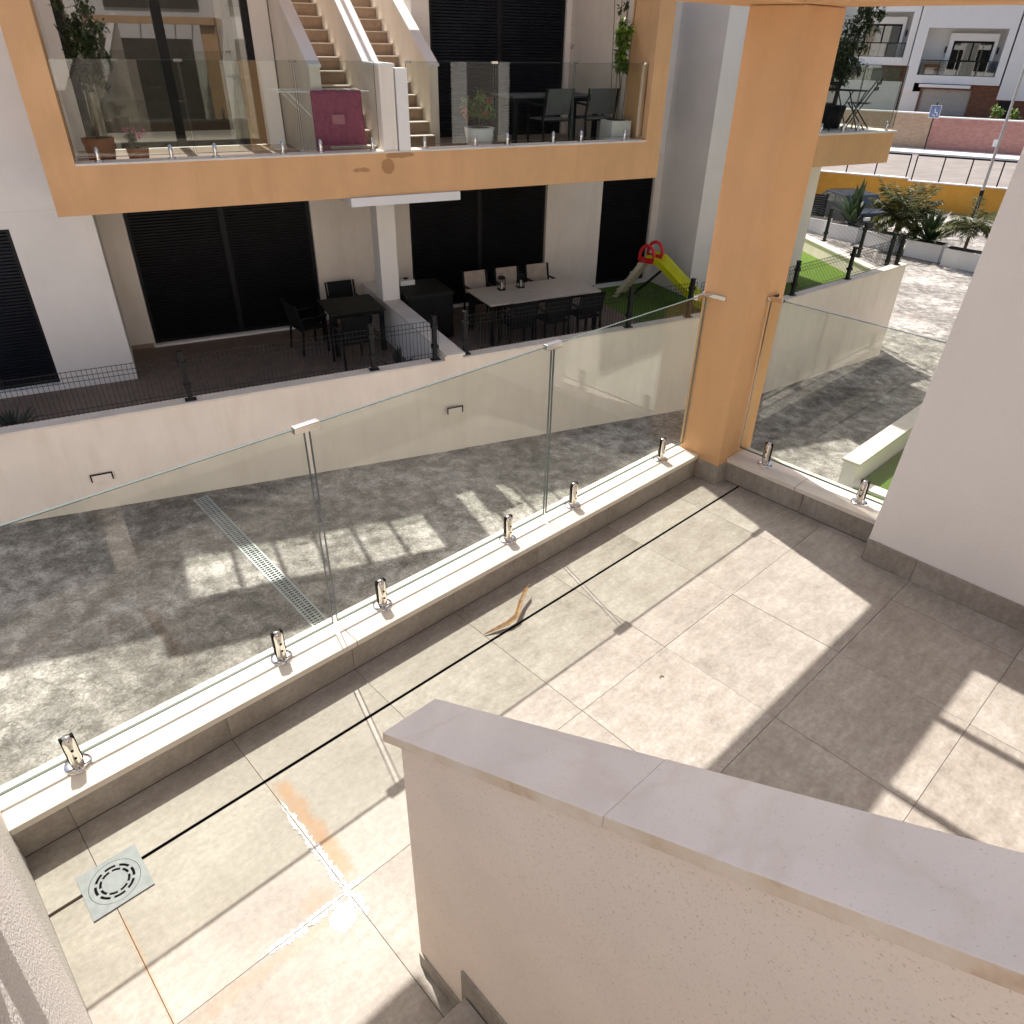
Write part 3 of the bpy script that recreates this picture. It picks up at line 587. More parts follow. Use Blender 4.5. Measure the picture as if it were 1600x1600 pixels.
t = far_balustrade('glass round the small balcony with the olive tree', [(12.1, 13.1), (13.12, 14.28)], (12.3, 12.9, 13.3, 14.1), DF+.05, 1.085)
pane(t, .08, 3.0, 14.28-12.1, .05, 1.10, 'y', th=.008)
# ================================================================== PATIOS
mb = MB().box(-9, 8.75, 9.8, 13.9, ZP-.1, ZP); struct(instreet(mb.build('patio_floor', M['patio'])))
mb = MB().prism([(8.75, 9.9), (10.3, 9.9), (15.35, 11.0), (16.6, 15.1), (16.6, 19), (13.9, 19), (13.9, 12.5), (10.7, 12.5), (10.7, 13.9), (8.75, 13.9)], ZP-.1, ZP+.004); struct(instreet(mb.build('lawn', M['turf'])))
def wall_run(label, pts, th, z1, z0s, capm='cap', wallm='cream', over=.03, stones=None):
    t = thing('garden_wall', label, 'wall', (pts[0][0], pts[0][1], z0s[0]), street=True); o_ = Vector((pts[0][0], pts[0][1])); zb = z0s[0]
    for (a, b_, za, zb_) in zip(pts[:-1], pts[1:], z0s[:-1], z0s[1:]):
        a, b_ = Vector(a)-o_, Vector(b_)-o_; d = (b_-a).normalized(); n = Vector((-d.y, d.x))
        vs_ = [(*a, za-zb), (*b_, zb_-zb), (*(b_+n*th), zb_-zb), (*(a+n*th), za-zb), (*a, z1-zb-.03), (*b_, z1-zb-.03), (*(b_+n*th), z1-zb-.03), (*(a+n*th), z1-zb-.03)]
        MB().add(vs_, [(0,3,2,1),(4,5,6,7),(0,1,5,4),(1,2,6,5),(2,3,7,6),(3,0,4,7)]).build('wall', M[wallm], t)
        L = (b_-a).length; k = max(1, round(L/1.2))
        for i in range(k):
            p, q = a+d*(L*i/k+.001), a+d*(L*(i+1)/k-.001)
            vs_ = [(*(p-n*over), z1-zb-.0295), (*(q-n*over), z1-zb-.0295), (*(q+n*(th+over)), z1-zb-.0295), (*(p+n*(th+over)), z1-zb-.0295)]; vs_ += [(x, y, z1-zb) for x, y, _ in vs_]
            MB().add(vs_, [(0,3,2,1),(4,5,6,7),(0,1,5,4),(1,2,6,5),(2,3,7,6),(3,0,4,7)]).build('coping_stone', M[capm], t)
    return t
wall_run('cream street wall below the left patio fence across the street', [(-8, 9.62), (3.838, 9.66)], .18, -1.55, [-4.5, -4.5], over=.015)
wall_run('cream street wall below the dining patio, bending towards the lawn', [(4.132, 9.68), (10.2, 9.78), (15.4, 10.86)], .18, -1.55, [-4.5, -4.5, -4.8], over=.015)
wall_run('white capped wall at the far end of the green lawn', [(15.36, 11.06), (16.75, 15.3)], .2, -1.85, [-4.6, -4.6], over=.02)
# street lights in the wall
for s, d, z, lab in ((-.98, 9.62, -2.36, 'small recessed wall light near the left edge of the photo'), (3.95, 9.60, -2.36, 'small recessed wall light behind the middle glass pane')):
    zz = -2.36
    t = thing('wall_light', lab, 'wall light', (s, d, zz), street=True)
    MB().box(-.13, .13, -.014, -.001, .05, .066).box(-.13, -.115, -.014, -.001, -.04, .0495).box(.115, .13, -.014, -.001, -.04, .0495).build('hood', M['dark'], t); MB().box(-.1145, .1145, -.006, -.001, -.04, .0495).build('lens', M['cream'], t)
# wire fences
def fence(label, pts, zb, h, posts):
    o_ = Vector((*pts[0], 0)); t = thing('wire_fence', label, 'fence', (*pts[0], zb), street=True); w_ = MB(); L_tot = 0
    segs = []
    for a, b_ in zip(pts[:-1], pts[1:]):
        a, b_ = Vector((*a, 0))-o_, Vector((*b_, 0))-o_; L = (b_-a).length; d = (b_-a)/L; n = int(L/.055)
        for i in range(n+1):
            p = a+d*(L*i/n); w_.bar(p+Vector((0,0,.03)), p+Vector((0,0,h)), .005)
        for z in (.05, .10, h-.14, h-.08, h-.01): w_.bar(a+Vector((0,0,z)), b_+Vector((0,0,z)), .006)
    w_.build('wire_panel', M['dark'], t, kind='stuff')
    for q in posts:
        p = Vector((*q, 0))-o_; m_ = MB().box(p.x-.03, p.x+.03, p.y-.03, p.y+.03, 0, h+.05).box(p.x-.07, p.x+.07, p.y-.05, p.y+.05, .0005, .015).build('post', M['dark'], t)
        MB().box(p.x-.036, p.x+.036, p.y-.036, p.y+.036, h+.0505, h+.065).build('post_cap', M['dark'], m_)
        for zz in (.18, h-.12): MB().box(p.x-.045, p.x+.045, p.y-.045, p.y+.045, zz, zz+.05).build('bracket', M['dark'], m_)
    return t
fence('black wire fence on the wall of the left patio', [(-7.9, 9.72), (3.78, 9.76)], -1.55, .6, [(-5, 9.72), (-2.4, 9.73), (.28, 9.735), (2.77, 9.75), (3.72, 9.76)])
fence('black wire fence on the wall before the dining table', [(4.2, 9.78), (8.6, 9.84)], -1.55, .6, [(4.22, 9.78), (7.22, 9.82), (8.5, 9.84)])
fence('black wire fence on the street wall beside the green lawn', [(8.7, 9.84), (10.2, 9.87), (15.25, 10.92)], -1.55, .58, [(11.2, 10.09), (13.13, 10.49), (15.1, 10.9)])
fence('black wire fence on the white wall at the far end of the lawn', [(15.45, 11.1), (16.84, 15.28)], -1.85, .75, [(15.6, 11.5), (15.95, 12.6), (16.5, 14.2)])
# street channel drain
t = thing('channel_drain', 'long grey slotted channel drain across the street concrete', 'drain', (.093, 9.49, street_z(.093)), street=True)
dx, dy = .83, -3.16; L = math.hypot(dx, dy); dv = Vector((dx/L, dy/L, -.0523*dx/L)); nv = Vector((-dv.y, dv.x, 0)).normalized(); LL = L+1.6
fr = MB(); gr = MB()
up = Vector((0, 0, .006))
for o_ in (-.085, .085): fr.bar(nv*o_+up, dv*LL+nv*o_+up, .02, .02)
fr.build('frame', M['galv'], t)
nS = int(LL/.045)
for i in range(nS):
    p = dv*(LL*(i+.5)/nS)+up
    gr.bar(p-nv*.075, p+nv*.075, .017, .012)
for o_ in (-.03, .03): gr.bar(nv*o_+up-Vector((0,0,.002)), dv*LL+nv*o_+up-Vector((0,0,.002)), .012, .01)
gr.build('grate', M['galv'], t, kind='stuff')
MB().bar(-Vector((0,0,-.001)), dv*LL+Vector((0,0,.001)), .15, .004).build('channel', M['black'], t)
# garden wall on our side of the street
mb = MB(); t = thing('garden_wall', 'bright white garden wall on our side beyond the short glass balustrade', 'wall', (10, 1.25, -4.5))
MB().box(0, 12, -.12, .1, 0, 1.62).build('wall', M['white'], t); MB().box(-.02, 12, -.15, .13, 1.6205, 1.66).build('coping', M['cap'], t)
MB().box(0, .22, -5.5, -.121, 0, 1.3).build('wall', M['white'], t)
mb = MB().box(8.5, 30, -6, 1.1, -4, -3.25); struct(mb.build('lawn', M['turf']))
# ================================================================== FURNITURE
def make_chair(mat, frame='dark', w=.5, arms=True, cush=None):
    e = bpy.data.objects.new('chair', None); col.objects.link(e)
    MB().box(-w/2+.02, w/2-.02, -.22, .24, .42, .445).build('seat', M[mat], e, bevel=.008)
    m_ = MB(); m_.prism([(-.235, .50), (-.215, .50), (-.295, .88), (-.315, .88)], -w/2+.03, w/2-.03, 0); m_.build('backrest', M[cush or mat], e, bevel=.006)
    for x in (-w/2, w/2):
        MB().bar((x, .22, 0), (x, .22, .63 if arms else .43), .03).build('leg', M[frame], e); MB().bar((x, -.26, 0), (x, -.20, .45), .03).bar((x, -.20, .45), (x, -.30, .88), .03).build('leg', M[frame], e)
        if arms: MB().bar((x, .25, .645), (x, -.25, .635), .045, .025).build('armrest', M[frame], e)
    MB().bar((-w/2, .22, .41), (w/2, .22, .41), .025).bar((-w/2, -.2, .41), (w/2, -.2, .41), .025).build('seat_frame', M[frame], e)
    return e
def put(e, name, label, cat, s, d, z, rz, group=None):
    x, y = fw(s, d); e.name = name; e.location = (x, y, z); e.rotation_euler = (0, 0, FA+rz); return tag(e, label, cat, group)
def table(name, label, s, d, z, lx, ly, h, top, leg='dark', rz=0, lw=.07):
    t = thing(name, label, 'table', (s, d, z), rz, street=True)
    MB().box(-lx/2, lx/2, -ly/2, ly/2, h-.03, h).build('table_top', M[top], t, bevel=.004); MB().box(-lx/2+.05, lx/2-.05, -ly/2+.05, ly/2-.05, h-.09, h-.031).build('apron', M[leg], t)
    for a in (-1, 1):
        for b_ in (-1, 1): MB().box(a*(lx/2-.06)-lw/2, a*(lx/2-.06)+lw/2, b_*(ly/2-.06)-lw/2, b_*(ly/2-.06)+lw/2, 0, h-.032).build('leg', M[leg], t)
    return t
# dining patio
table('dining_table', 'long cream topped dining table with two lanterns on the right patio', 6.62, 12.05, ZP, 2.3, 1.05, .75, 'ceramic')
c0 = make_chair('fabricblack'); c1 = make_chair('fabricblack', cush='beige')
for i, (s, l) in enumerate(((5.92, 'black chair at the dining table, front row, nearest the patio divider'), (6.6, 'black chair at the dining table, middle of the front row'), (7.28, 'black chair at the dining table, front row, nearest the slide'))):
    put(c0 if i == 0 else copy_tree(c0), 'dining_chair', l, 'chair', s, 11.35, ZP, random.uniform(-.06, .06), 'chairs round the dining table')
for i, (s, l) in enumerate(((5.85, 'chair with beige back behind the dining table, nearest the patio divider'), (6.52, 'chair with beige back behind the dining table, middle of the row'), (7.2, 'chair with beige back behind the dining table, nearest the slide'))):
    put(c1 if i == 0 else copy_tree(c1), 'dining_chair', l, 'chair', s, 12.75, ZP+.06, math.pi+random.uniform(-.06, .06), 'chairs round the dining table')
for i, (s, l) in enumerate(((6.06, 'left small black lantern on the cream dining table'), (6.46, 'right small black lantern on the cream dining table'))):
    t = thing('lantern', l, 'lantern', (s, 12.3, ZP+.75), street=True)
    MB().box(-.06, .06, -.06, .06, 0, .02).build('base', M['dark'], t); MB().box(-.055, .055, -.055, .055, .20, .215).prism([(-.05, -.05), (.05, -.05), (.05, .05), (-.05, .05)], .2155, .25).build('lid', M['dark'], t)
    for a in (-.05, .05):
        for b_ in (-.05, .05): MB().box(a-.006, a+.006, b_-.006, b_+.006, .0205, .1995).build('frame_post', M['dark'], t)
    MB().lathe([(0, .13), (.028, .13), (.028, .021)], 12).build('candle', M['curtain'], t); MB().tube([(-.03, 0, .25), (-.03, 0, .30), (.03, 0, .30), (.03, 0, .25)], .004, 5).build('handle', M['dark'], t)
t = thing('storage_cabinet', 'low black storage cabinet beside the patio divider pillar', 'cabinet', (4.62, 12.65, ZP), street=True)
MB().box(-.42, .42, -.45, .45, .03, .82).build('body', M['dark'], t, bevel=.01); MB().box(-.44, .44, -.47, .47, .8205, .87).build('lid', M['wood'], t, bevel=.008); MB().box(.10, .118, -.15, .15, .5, .52).build('handle', M['steel'], t)
for x in (-.2, .2): MB().box(x-.19, x+.19, -.4615, -.4505, .08, .78).build('door', M['dark'], t)
t = thing('gas_stove', 'small white camping stove on the black storage cabinet', 'stove', (4.42, 12.95, ZP+.87), street=True)
MB().box(-.14, .14, -.11, .11, .0, .09).build('body', M['plasticwhite'], t, bevel=.01); MB().lathe([(.03, .0905), (.05, .105), (.05, .11), (.02, .11)], 12).build('burner', M['dark'], t)
# left patio set
table('patio_table', 'dark square patio table beside the left roller shutter', 3.25, 12.55, ZP, .95, .95, .75, 'wood')
c2 = make_chair('fabricblack', w=.52); put(c2, 'patio_chair', 'black patio chair behind the dark square table by the wall', 'chair', 3.35, 13.3, ZP, math.pi)
put(copy_tree(c2), 'patio_chair', 'black patio chair left of the dark square table', 'chair', 2.5, 12.7, ZP, -math.pi/2+.2); put(copy_tree(c2), 'patio_chair', 'black patio chair in front of the dark square table', 'chair', 3.0, 11.75, ZP, .15)
# slide
t = thing('slide', 'toddler slide with yellow chute and red handles on the dark lawn', 'slide', (9.75, 12.75, ZP), rad(-150), street=True)
# local +y runs up the ladder side, chute goes to -y ... direction (+.5,-.86) in street frame
prof = [(.0, .86), (.12, .86), (.3, .80), (.9, .36), (1.25, .13), (1.5, .10)]
def chute(w0, w1, dz0, dz1):
    return [(x, z) for x, z in prof]
m_ = MB(); vs_, fs_ = [], []
sec = [(-.24, .13), (-.22, .13), (-.19, .0), (.19, .0), (.22, .13), (.24, .13), (.21, -.03), (-.21, -.03)]
for (y, z) in prof: vs_ += [(a, y, z+b_) for a, b_ in sec]
n_ = len(sec); fs_ = [(i*n_+k, i*n_+(k+1) % n_, (i+1)*n_+(k+1) % n_, (i+1)*n_+k) for i in range(len(prof)-1) for k in range(n_)]
fs_ += [tuple(range(n_)), tuple(range((len(prof)-1)*n_, len(prof)*n_))]; m_.add(vs_, fs_); m_.build('chute', M['lime_y'], t, bevel=0)
for x in (-.21, .21):
    MB().bar((x, -.02, .9), (x, -.62, .0), .06, .09).build('ladder_rail', M['sand_p'], t)
    hd = MB().tube([(x, .16, .86)]+[(x, .02+.16*math.cos(a), .95+.22*math.sin(a)) for a in [math.pi*k/10 for k in range(0, 11)]]+[(x, -.14, .86)], .035, 8).build('handle', M['red'], t)
    MB().box(x-.03, x+.03, -.14, .18, .82, .93).build('handle_base', M['red'], hd)
for k in range(4): MB().box(-.19, .19, -.55+.14*k-.06, -.55+.14*k+.06, .14+.2*k, .18+.2*k).build('ladder_step', M['sand_p'], t)
MB().bar((0, .35, .72), (0, -.3, .06), .05).build('brace', M['dark'], t)
# first floor balcony set
table('balcony_table', 'black framed table with pale top on the balcony across the street', 7.1, 12.75, .945, 1.7, .9, .75, 'fabricgrey')
c3 = make_chair('fabricgrey', w=.54); put(c3, 'balcony_chair', 'grey mesh chair on the balcony, nearer the flower pot', 'chair', 6.85, 12.15, .945, .1); put(copy_tree(c3), 'balcony_chair', 'grey mesh chair on the balcony, nearer the vine trellis', 'chair', 7.75, 12.15, .945, -.1)
# drying rack with towel
t = thing('drying_rack', 'folding white clothes drying rack on the balcony before the stairs', 'drying rack', (3.05, 11.95, .945), street=True)
for y in (-.28, .28): MB().tube([(-.75, y, .88), (.55, y, .88)], .010, 6).build('rail', M['plasticwhite'], t)
for k in range(9): MB().tube([(-.7+.15*k, -.28, .88), (-.7+.15*k, .28, .88)], .004, 5).build('wire', M['plasticwhite'], t)
for y in (-.28, .28): MB().tube([(-.6, y, .88), (.25, y, .0)], .009, 6).build('leg', M['plasticwhite'], t); MB().tube([(.35, y, .88), (-.45, y, .0)], .009, 6).build('leg', M['plasticwhite'], t)
m_ = MB(); nx, nz = 18, 14; vs_ = []
for i in range(nx+1):
    for j in range(nz+1):
        x = -.30+.72*i/nx; f = j/nz; z = .895-.92*f if j > 0 else .897; y = -.30-.02-.02*math.sin(i*1.1)*f-.015*math.sin(i*.5+2)*f; vs_.append((x+.03*f*math.sin(i*.8), y, max(z, .05)))
m_.add(vs_, [(i*(nz+1)+j, (i+1)*(nz+1)+j, (i+1)*(nz+1)+j+1, i*(nz+1)+j+1) for i in range(nx) for j in range(nz)], True)
tw = m_.build('towel', M['pink']); x, y = fw(3.05, 11.95); tw.location = (x, y, .945); tw.rotation_euler = (0, 0, FA); md = tw.modifiers.new('t', 'SOLIDIFY'); md.thickness = .01; m_ = MB().box(-.04, .14, -.362, -.3585, .48, .60); m_.build('woven_patch', M['stripe'], tw)
for k in range(3): MB().box(-.27, .43, -.372, -.369, .20-.05*k, .215-.05*k).build('stripe', M['stripe'], tw)
tag(tw, 'dark pink bath towel hanging over the drying rack', 'towel')
# ================================================================== PLANTS
def leaf_quad(m_, p, d, w, l, up=Vector((0,0,1)), droop=.2):
    d = d.normalized(); a = d.cross(up);
    a = a.normalized()*w if a.length > .01 else Vector((w, 0, 0)); mid = p+d*l*.5; tip = p+d*l-Vector((0,0,droop*l))
    m_.add([p, mid+a, tip, mid-a], [(0,1,2,3)])
def rvec(): 
    v = Vector((random.gauss(0,1), random.gauss(0,1), random.gauss(0,1))); return v.normalized()
def frond(m_, base, ang, L, rise, droop, leafw=.012, leafl=.28, n=22):
    prev = None; d0 = Vector((math.cos(ang), math.sin(ang), 0)); pts = []
    for i in range(n+1):
        f = i/n; pts.append(base+d0*(L*f*(1-.15*f))+Vector((0,0,rise*f-droop*f*f)))
    m_.tube(pts[::3]+[pts[-1]], .014, 4, .004, cap=False)
    for i in range(3, n+1):
        t_ = (pts[i]-pts[i-1]).normalized(); side = t_.cross(Vector((0,0,1))).normalized(); l = leafl*(.5+math.sin(math.pi*min(i/n, .97))*.7)
        for s_ in (-1, 1): leaf_quad(m_, pts[i], (side*s_+t_*.7+Vector((0,0,-.25+random.uniform(-.2,.2)))), leafw, l*random.uniform(.8,1.1), droop=.15)
def blades(m_, base, n, L, w, tilt=(.2, 1.0), droop=.25, seg=4):
    for k in range(n):
        a = random.uniform(0, 2*math.pi); t_ = random.uniform(*tilt); d = Vector((math.cos(a)*math.sin(t_), math.sin(a)*math.sin(t_), math.cos(t_))); l = L*random.uniform(.7, 1.1); side = Vector((-math.sin(a), math.cos(a), 0)); vs_ = []
        for i in range(seg+1):
            f = i/seg; p = base+d*l*f-Vector((0,0,droop*l*f*f)); ww = w*(math.sin(math.pi*(.18+.82*f)) if f < 1 else .04); vs_ += [p-side*ww, p+side*ww]
        m_.add(vs_, [(2*i, 2*i+1, 2*i+3, 2*i+2) for i in range(seg)])
def shrub(parent, mat, c, r, n, lw, ll, flat=1.0, name='foliage'):
    m_ = MB(); clumps = [Vector(c)+Vector((v.x*r[0], v.y*r[1], v.z*r[2])) for v in [rvec()*random.uniform(.3, 1) for _ in range(max(6, n//28))]]
    for i in range(n):
        q = random.choice(clumps); p = q+rvec()*random.uniform(0, .35)*min(r); leaf_quad(m_, p, rvec()+Vector((0,0,-.1)), lw*random.uniform(.7,1.2), ll*random.uniform(.7,1.2))
    return m_.build(name, M[mat], parent)
def pot(parent, r, h, mat, sq=False):
    if sq: o_ = MB().prism([(-r*.8,-r*.8),(r*.8,-r*.8),(r*.8,r*.8),(-r*.8,r*.8)], 0, h).build('pot', M[mat], parent, bevel=.01)
    else: o_ = MB().lathe([(0, 0), (r*.75, 0), (r, h), (r*.93, h), (r*.9, h-.03), (0, h-.03)], 20).build('pot', M[mat], parent)
    MB().lathe([(0, h+.002), (r*.72, h+.002)], 14).build('soil', M['soil'], parent); return o_
# agaves on the left patio
for s, d, l, L in ((3.35, 10.4, 'spiky agave beside the patio divider behind the wire fence', .5), (-1.85, 10.35, 'spiky agave behind the wire fence at the left edge', .55)):
    t = thing('agave', l, 'plant', (s, d, ZP), street=True); pot(t, .2, .28, 'terracotta'); m_ = MB(); blades(m_, Vector((0,0,.28)), 46, L, .022, (.1, 1.35), .2); m_.build('leaves', M['agave'], t)
# potted tree left balcony
t = thing('potted_tree', 'tall dark leafy potted tree at the left end of the balcony', 'tree', (-.02, 12.1, .945), street=True)
pot(t, .2, .35, 'terracotta'); MB().tube([(0,0,.3), (.02,0,.9), (-.04,.02,1.4), (.0,0,2.0)], .03, 7, .012).tube([(.0,0,1.0), (.2,.0,1.5)], .015, 5, .006).tube([(0,0,1.2), (-.15,.05,1.6)], .014, 5, .006).build('trunk', M['bark'], t)
shrub(t, 'leaf', (.14, 0, 1.45), (.28, .25, .68), 1300, .022, .09, name='crown')
t = thing('flower_pot', 'terracotta pot with red and pink flowers below the potted tree', 'flower pot', (.42, 11.8, .945), street=True)
pot(t, .14, .25, 'terracotta'); shrub(t, 'leaf', (0, 0, .36), (.13, .13, .12), 120, .018, .06); shrub(t, 'flowerp', (0, 0, .40), (.15, .15, .12), 60, .02, .04, name='flowers')
t = thing('flower_pot', 'white pot with bushy green plant and red flowers before the balcony shutter', 'flower pot', (5.42, 11.85, .945), street=True)
pot(t, .24, .36, 'plasticwhite'); shrub(t, 'leafl', (0, 0, .62), (.27, .25, .3), 420, .022, .08); shrub(t, 'flower', (0, -.03, .58), (.4, .3, .22), 70, .022, .05, name='flowers')
MB().tube([(0,0,.34), (-.2,-.05,.6)], .006, 5).tube([(0,0,.34), (.2,-.05,.65)], .006, 5).tube([(0,0,.34), (.0,0,.8)], .007, 5).build('stem', M['bark'], t)
t = thing('climbing_plant', 'bright green climber on a trellis in a square white pot by the orange post', 'plant', (7.93, 11.75, .945), street=True)
pot(t, .24, .42, 'plasticwhite', True)
for k in range(4): MB().tube([(-.12+.08*k, 0, .4), (-.22+.15*k, .02, 2.6)], .006, 5).build('trellis_cane', M['bark'], t)
MB().tube([(0,0,.4), (.05,.03,.9), (-.05,.0,1.4), (.06,.03,1.9), (.0,0,2.4), (.1,0,2.7)], .011, 6, .005).build('stem', M['bark'], t)
shrub(t, 'leafl', (.0, 0, 1.45), (.17, .15, .42), 520, .035, .11); shrub(t, 'leaf', (.02, 0, 2.2), (.16, .1, .5), 90, .025, .08)
t = thing('climbing_plant', 'thin bare vine climbing the white wall right of the balcony shutter', 'plant', (8.32, 13.82, .945), street=True)
m_ = MB(); pth = [(.05*math.sin(k*1.7)-.02*k/10, 0, .1+.14*k) for k in range(18)]; m_.tube(pth, .014, 6, .006); m_.tube([pth[8], (.25, -.02, 1.6), (.3, -.02, 1.85)], .006, 5); m_.build('stem', M['bark'], t); pot(t, .14, .25, 'plasticwhite'); shrub(t, 'leaf', (0, -.05, 1.5), (.12, .08, .9), 110, .028, .09)
# neighbour balcony: olive tree, folding table and chair
t = thing('olive_tree', 'large potted olive tree on the small balcony right of the column', 'tree', (13.35, 12.05, 1.085), street=True)
pot(t, .25, .4, 'dark'); MB().tube([(0,0,.35), (.03,0,.8), (.1,0,1.2), (.2,.0,1.7)], .045, 8, .02).tube([(.06,0,1.0), (-.2,.1,1.6)], .025, 6, .01).tube([(.1,0,1.2), (.45,0,2.0), (.6,0,2.5)], .022, 6, .006).build('trunk', M['bark'], t)
shrub(t, 'leaf', (-.12, 0, 1.15), (.5, .45, .5), 2200, .022, .10, name='crown'); shrub(t, 'leaf', (.30, 0, 1.85), (.34, .3, .6), 800, .022, .10, name='crown')
for k, (s, d, l, rz) in enumerate(((13.75, 11.75, 'black folding chair on the small balcony, nearer the olive tree pot', .5), (12.75, 11.8, 'black folding chair on the small balcony, close to the column', -.6))):
    t = thing('folding_chair', l, 'chair', (s, d, 1.085), rz, street=True)
    for x in (-.2, .2): MB().tube([(x, .22, 0), (x, -.26, .88)], .012, 6).build('leg', M['dark'], t); MB().tube([(x*.9, -.22, 0), (x*.9, .2, .46)], .012, 6).build('leg', M['dark'], t)
    for q in range(5): MB().box(-.2, .2, -.16+.08*q, -.10+.08*q, .45, .465).build('seat_slat', M['dark'], t)
    for q in range(2): MB().box(-.2, .2, -.235-.03*q, -.225-.03*q, .68+.1*q, .74+.1*q).build('back_slat', M['dark'], t)
t = thing('folding_table', 'small round black folding table on the small balcony', 'table', (13.2, 11.55, 1.085), street=True)
MB().lathe([(0, .70), (.3, .70), (.3, .685), (0, .685)], 24).build('table_top', M['dark'], t)
for a in (0, 1): MB().tube([(-.22, -.15+.3*a, 0), (.22, -.15+.3*a, .685)], .011, 6).build('leg', M['dark'], t); MB().tube([(.22, -.14+.28*a, 0), (-.22, -.14+.28*a, .685)], .011, 6).build('leg', M['dark'], t)
# ================================================================== FAR STREET (planters, road, houses)
zs = -4.35
plants = ['none', 'strel', 'palm', 'spike', 'palm2']
labs = ['white planter box at the left end of the planter row', 'white planter box under the tall broad leaved plant', 'white planter box under the bushy yellow palm', 'white planter box under the dark spiky plant', 'white planter box under the single palm at the right end']
for k, (ya, yb, xo) in enumerate(((12.3, 13.4, 31.3), (10.75, 11.85, 31.0), (9.05, 10.1, 30.7), (7.3, 8.35, 30.45), (5.75, 6.85, 30.1))):
    t = thing('planter', labs[k], 'planter', (xo+.3, (ya+yb)/2, zs)); h = (yb-ya)/2
    h += .12
    MB().box(-.3, .3, -h, h, 0, .68).build('box', M['farwhite'], t, bevel=.015); MB().box(-.26, .26, -h+.04, h-.04, .6805, .69).build('soil', M['soil'], t)
    if k == 1:
        t = thing('bird_of_paradise_plant', 'tall plant with broad dark upright leaves in the planter row', 'plant', (xo+.3, (ya+yb)/2-.2, zs+.63)); m_ = MB(); blades(m_, Vector((0,0,0)), 34, 1.7, .13, (.05, .8), .25, 5); m_.build('leaves', M['strel'], t); m_ = MB(); blades(m_, Vector((0,0,.2)), 5, 1.6, .16, (.0, .25), .05, 5); m_.build('leaves', M['strel'], t)
    if k == 2:
        t = thing('palm', 'bushy yellow green palm above the middle planter', 'palm tree', (xo+.6, (ya+yb)/2-.3, zs+.63)); m_ = MB()
        for q in range(46): frond(m_, Vector((0,0,.5)), random.uniform(0, 6.28), random.uniform(1.0, 1.6), random.uniform(.7, 2.3), random.uniform(.4, 1.1), .036, .42)
        m_.build('fronds', M['palm'], t); MB().tube([(0,0,0), (0,0,.4)], .12, 8, .08).build('trunk', M['bark'], t)
    if k == 3:
        t = thing('cycad', 'dark spiky low plant in the planter right of the bushy palm', 'plant', (xo+.3, (ya+yb)/2, zs+.63)); m_ = MB(); blades(m_, Vector((0,0,0)), 85, 1.7, .06, (.1, 1.2), .3, 5); m_.build('leaves', M['strel'], t)
        for q in range(1): pass
    if k == 4:
        t = thing('palm', 'slender palm with arching fronds in the rightmost planter', 'palm tree', (xo+.3, (ya+yb)/2+.1, zs+.63)); m_ = MB()
        for q in range(26): frond(m_, Vector((0,0,.8)), q*2.4, random.uniform(.9, 1.4), random.uniform(.3, 1.5), random.uniform(.4, 1.0), .028, .34)
        m_.build('fronds', M['palm'], t); MB().tube([(0,0,0), (0,0,.75)], .06, 8, .05).build('trunk', M['bark'], t)
t = thing('shrub', 'low leafy shrub hanging over the middle planters', 'shrub', (30.75, 8.7, zs+.5)); shrub(t, 'palm', (0, 0, .55), (.5, 1.0, .55), 1500, .03, .17); MB().tube([(0,0,0), (.05,.1,.4)], .02, 5).build('stem', M['bark'], t)
# car parked behind the planters
t = thing('parked_car', 'dark car parked behind the planters, half hidden by plants', 'car', (34.3, 12.6, zs), rad(60))
side = [(-2.05, .35), (-2.05, .75), (-1.9, .92), (-1.1, 1.0), (-.55, 1.42), (.75, 1.45), (1.35, 1.05), (1.95, .92), (2.08, .7), (2.05, .32)]
m_ = MB().prism(side, -.85, .85, 1); m_.build('body', M['carpaint'], t, bevel=.05)
for y in (-.858, .858): MB().prism([(-.95, 1.02), (-.5, 1.36), (.0, 1.38), (.0, 1.02)], y-.004, y+.004, 1).build('side_window', M['window'], t); MB().prism([(.05, 1.02), (.05, 1.38), (.68, 1.38), (1.15, 1.06)], y-.004, y+.004, 1).build('side_window', M['window'], t)
MB().quad((-1.12, -.7, 1.015), (-1.12, .7, 1.015), (-.6, .65, 1.41), (-.6, -.65, 1.41)).build('windscreen', M['window'], t).location = (-.03, 0, .02)
MB().quad((1.33, -.7, 1.10), (1.33, .7, 1.10), (.82, .65, 1.44), (.82, -.65, 1.44)).build('rear_window', M['window'], t).location = (.03, 0, .02)
for x in (-1.3, 1.3):
    for y in (-.8, .8):
        w_ = MB().tube([(x, y-.1, .33), (x, y+.1, .33)], .33, 20).build('wheel', M['rubber'], t); MB().tube([(x, y-.11, .33), (x, y+.11, .33)], .2, 16).build('rim', M['zinc'], w_)
for y in (-.6, .6): MB().box(-2.09, -2.02, y-.15, y+.15, .66, .78).build('headlight', M['plasticwhite'], t); MB().box(2.04, 2.09, y-.15, y+.15, .68, .82).build('tail_light', M['red'], t)
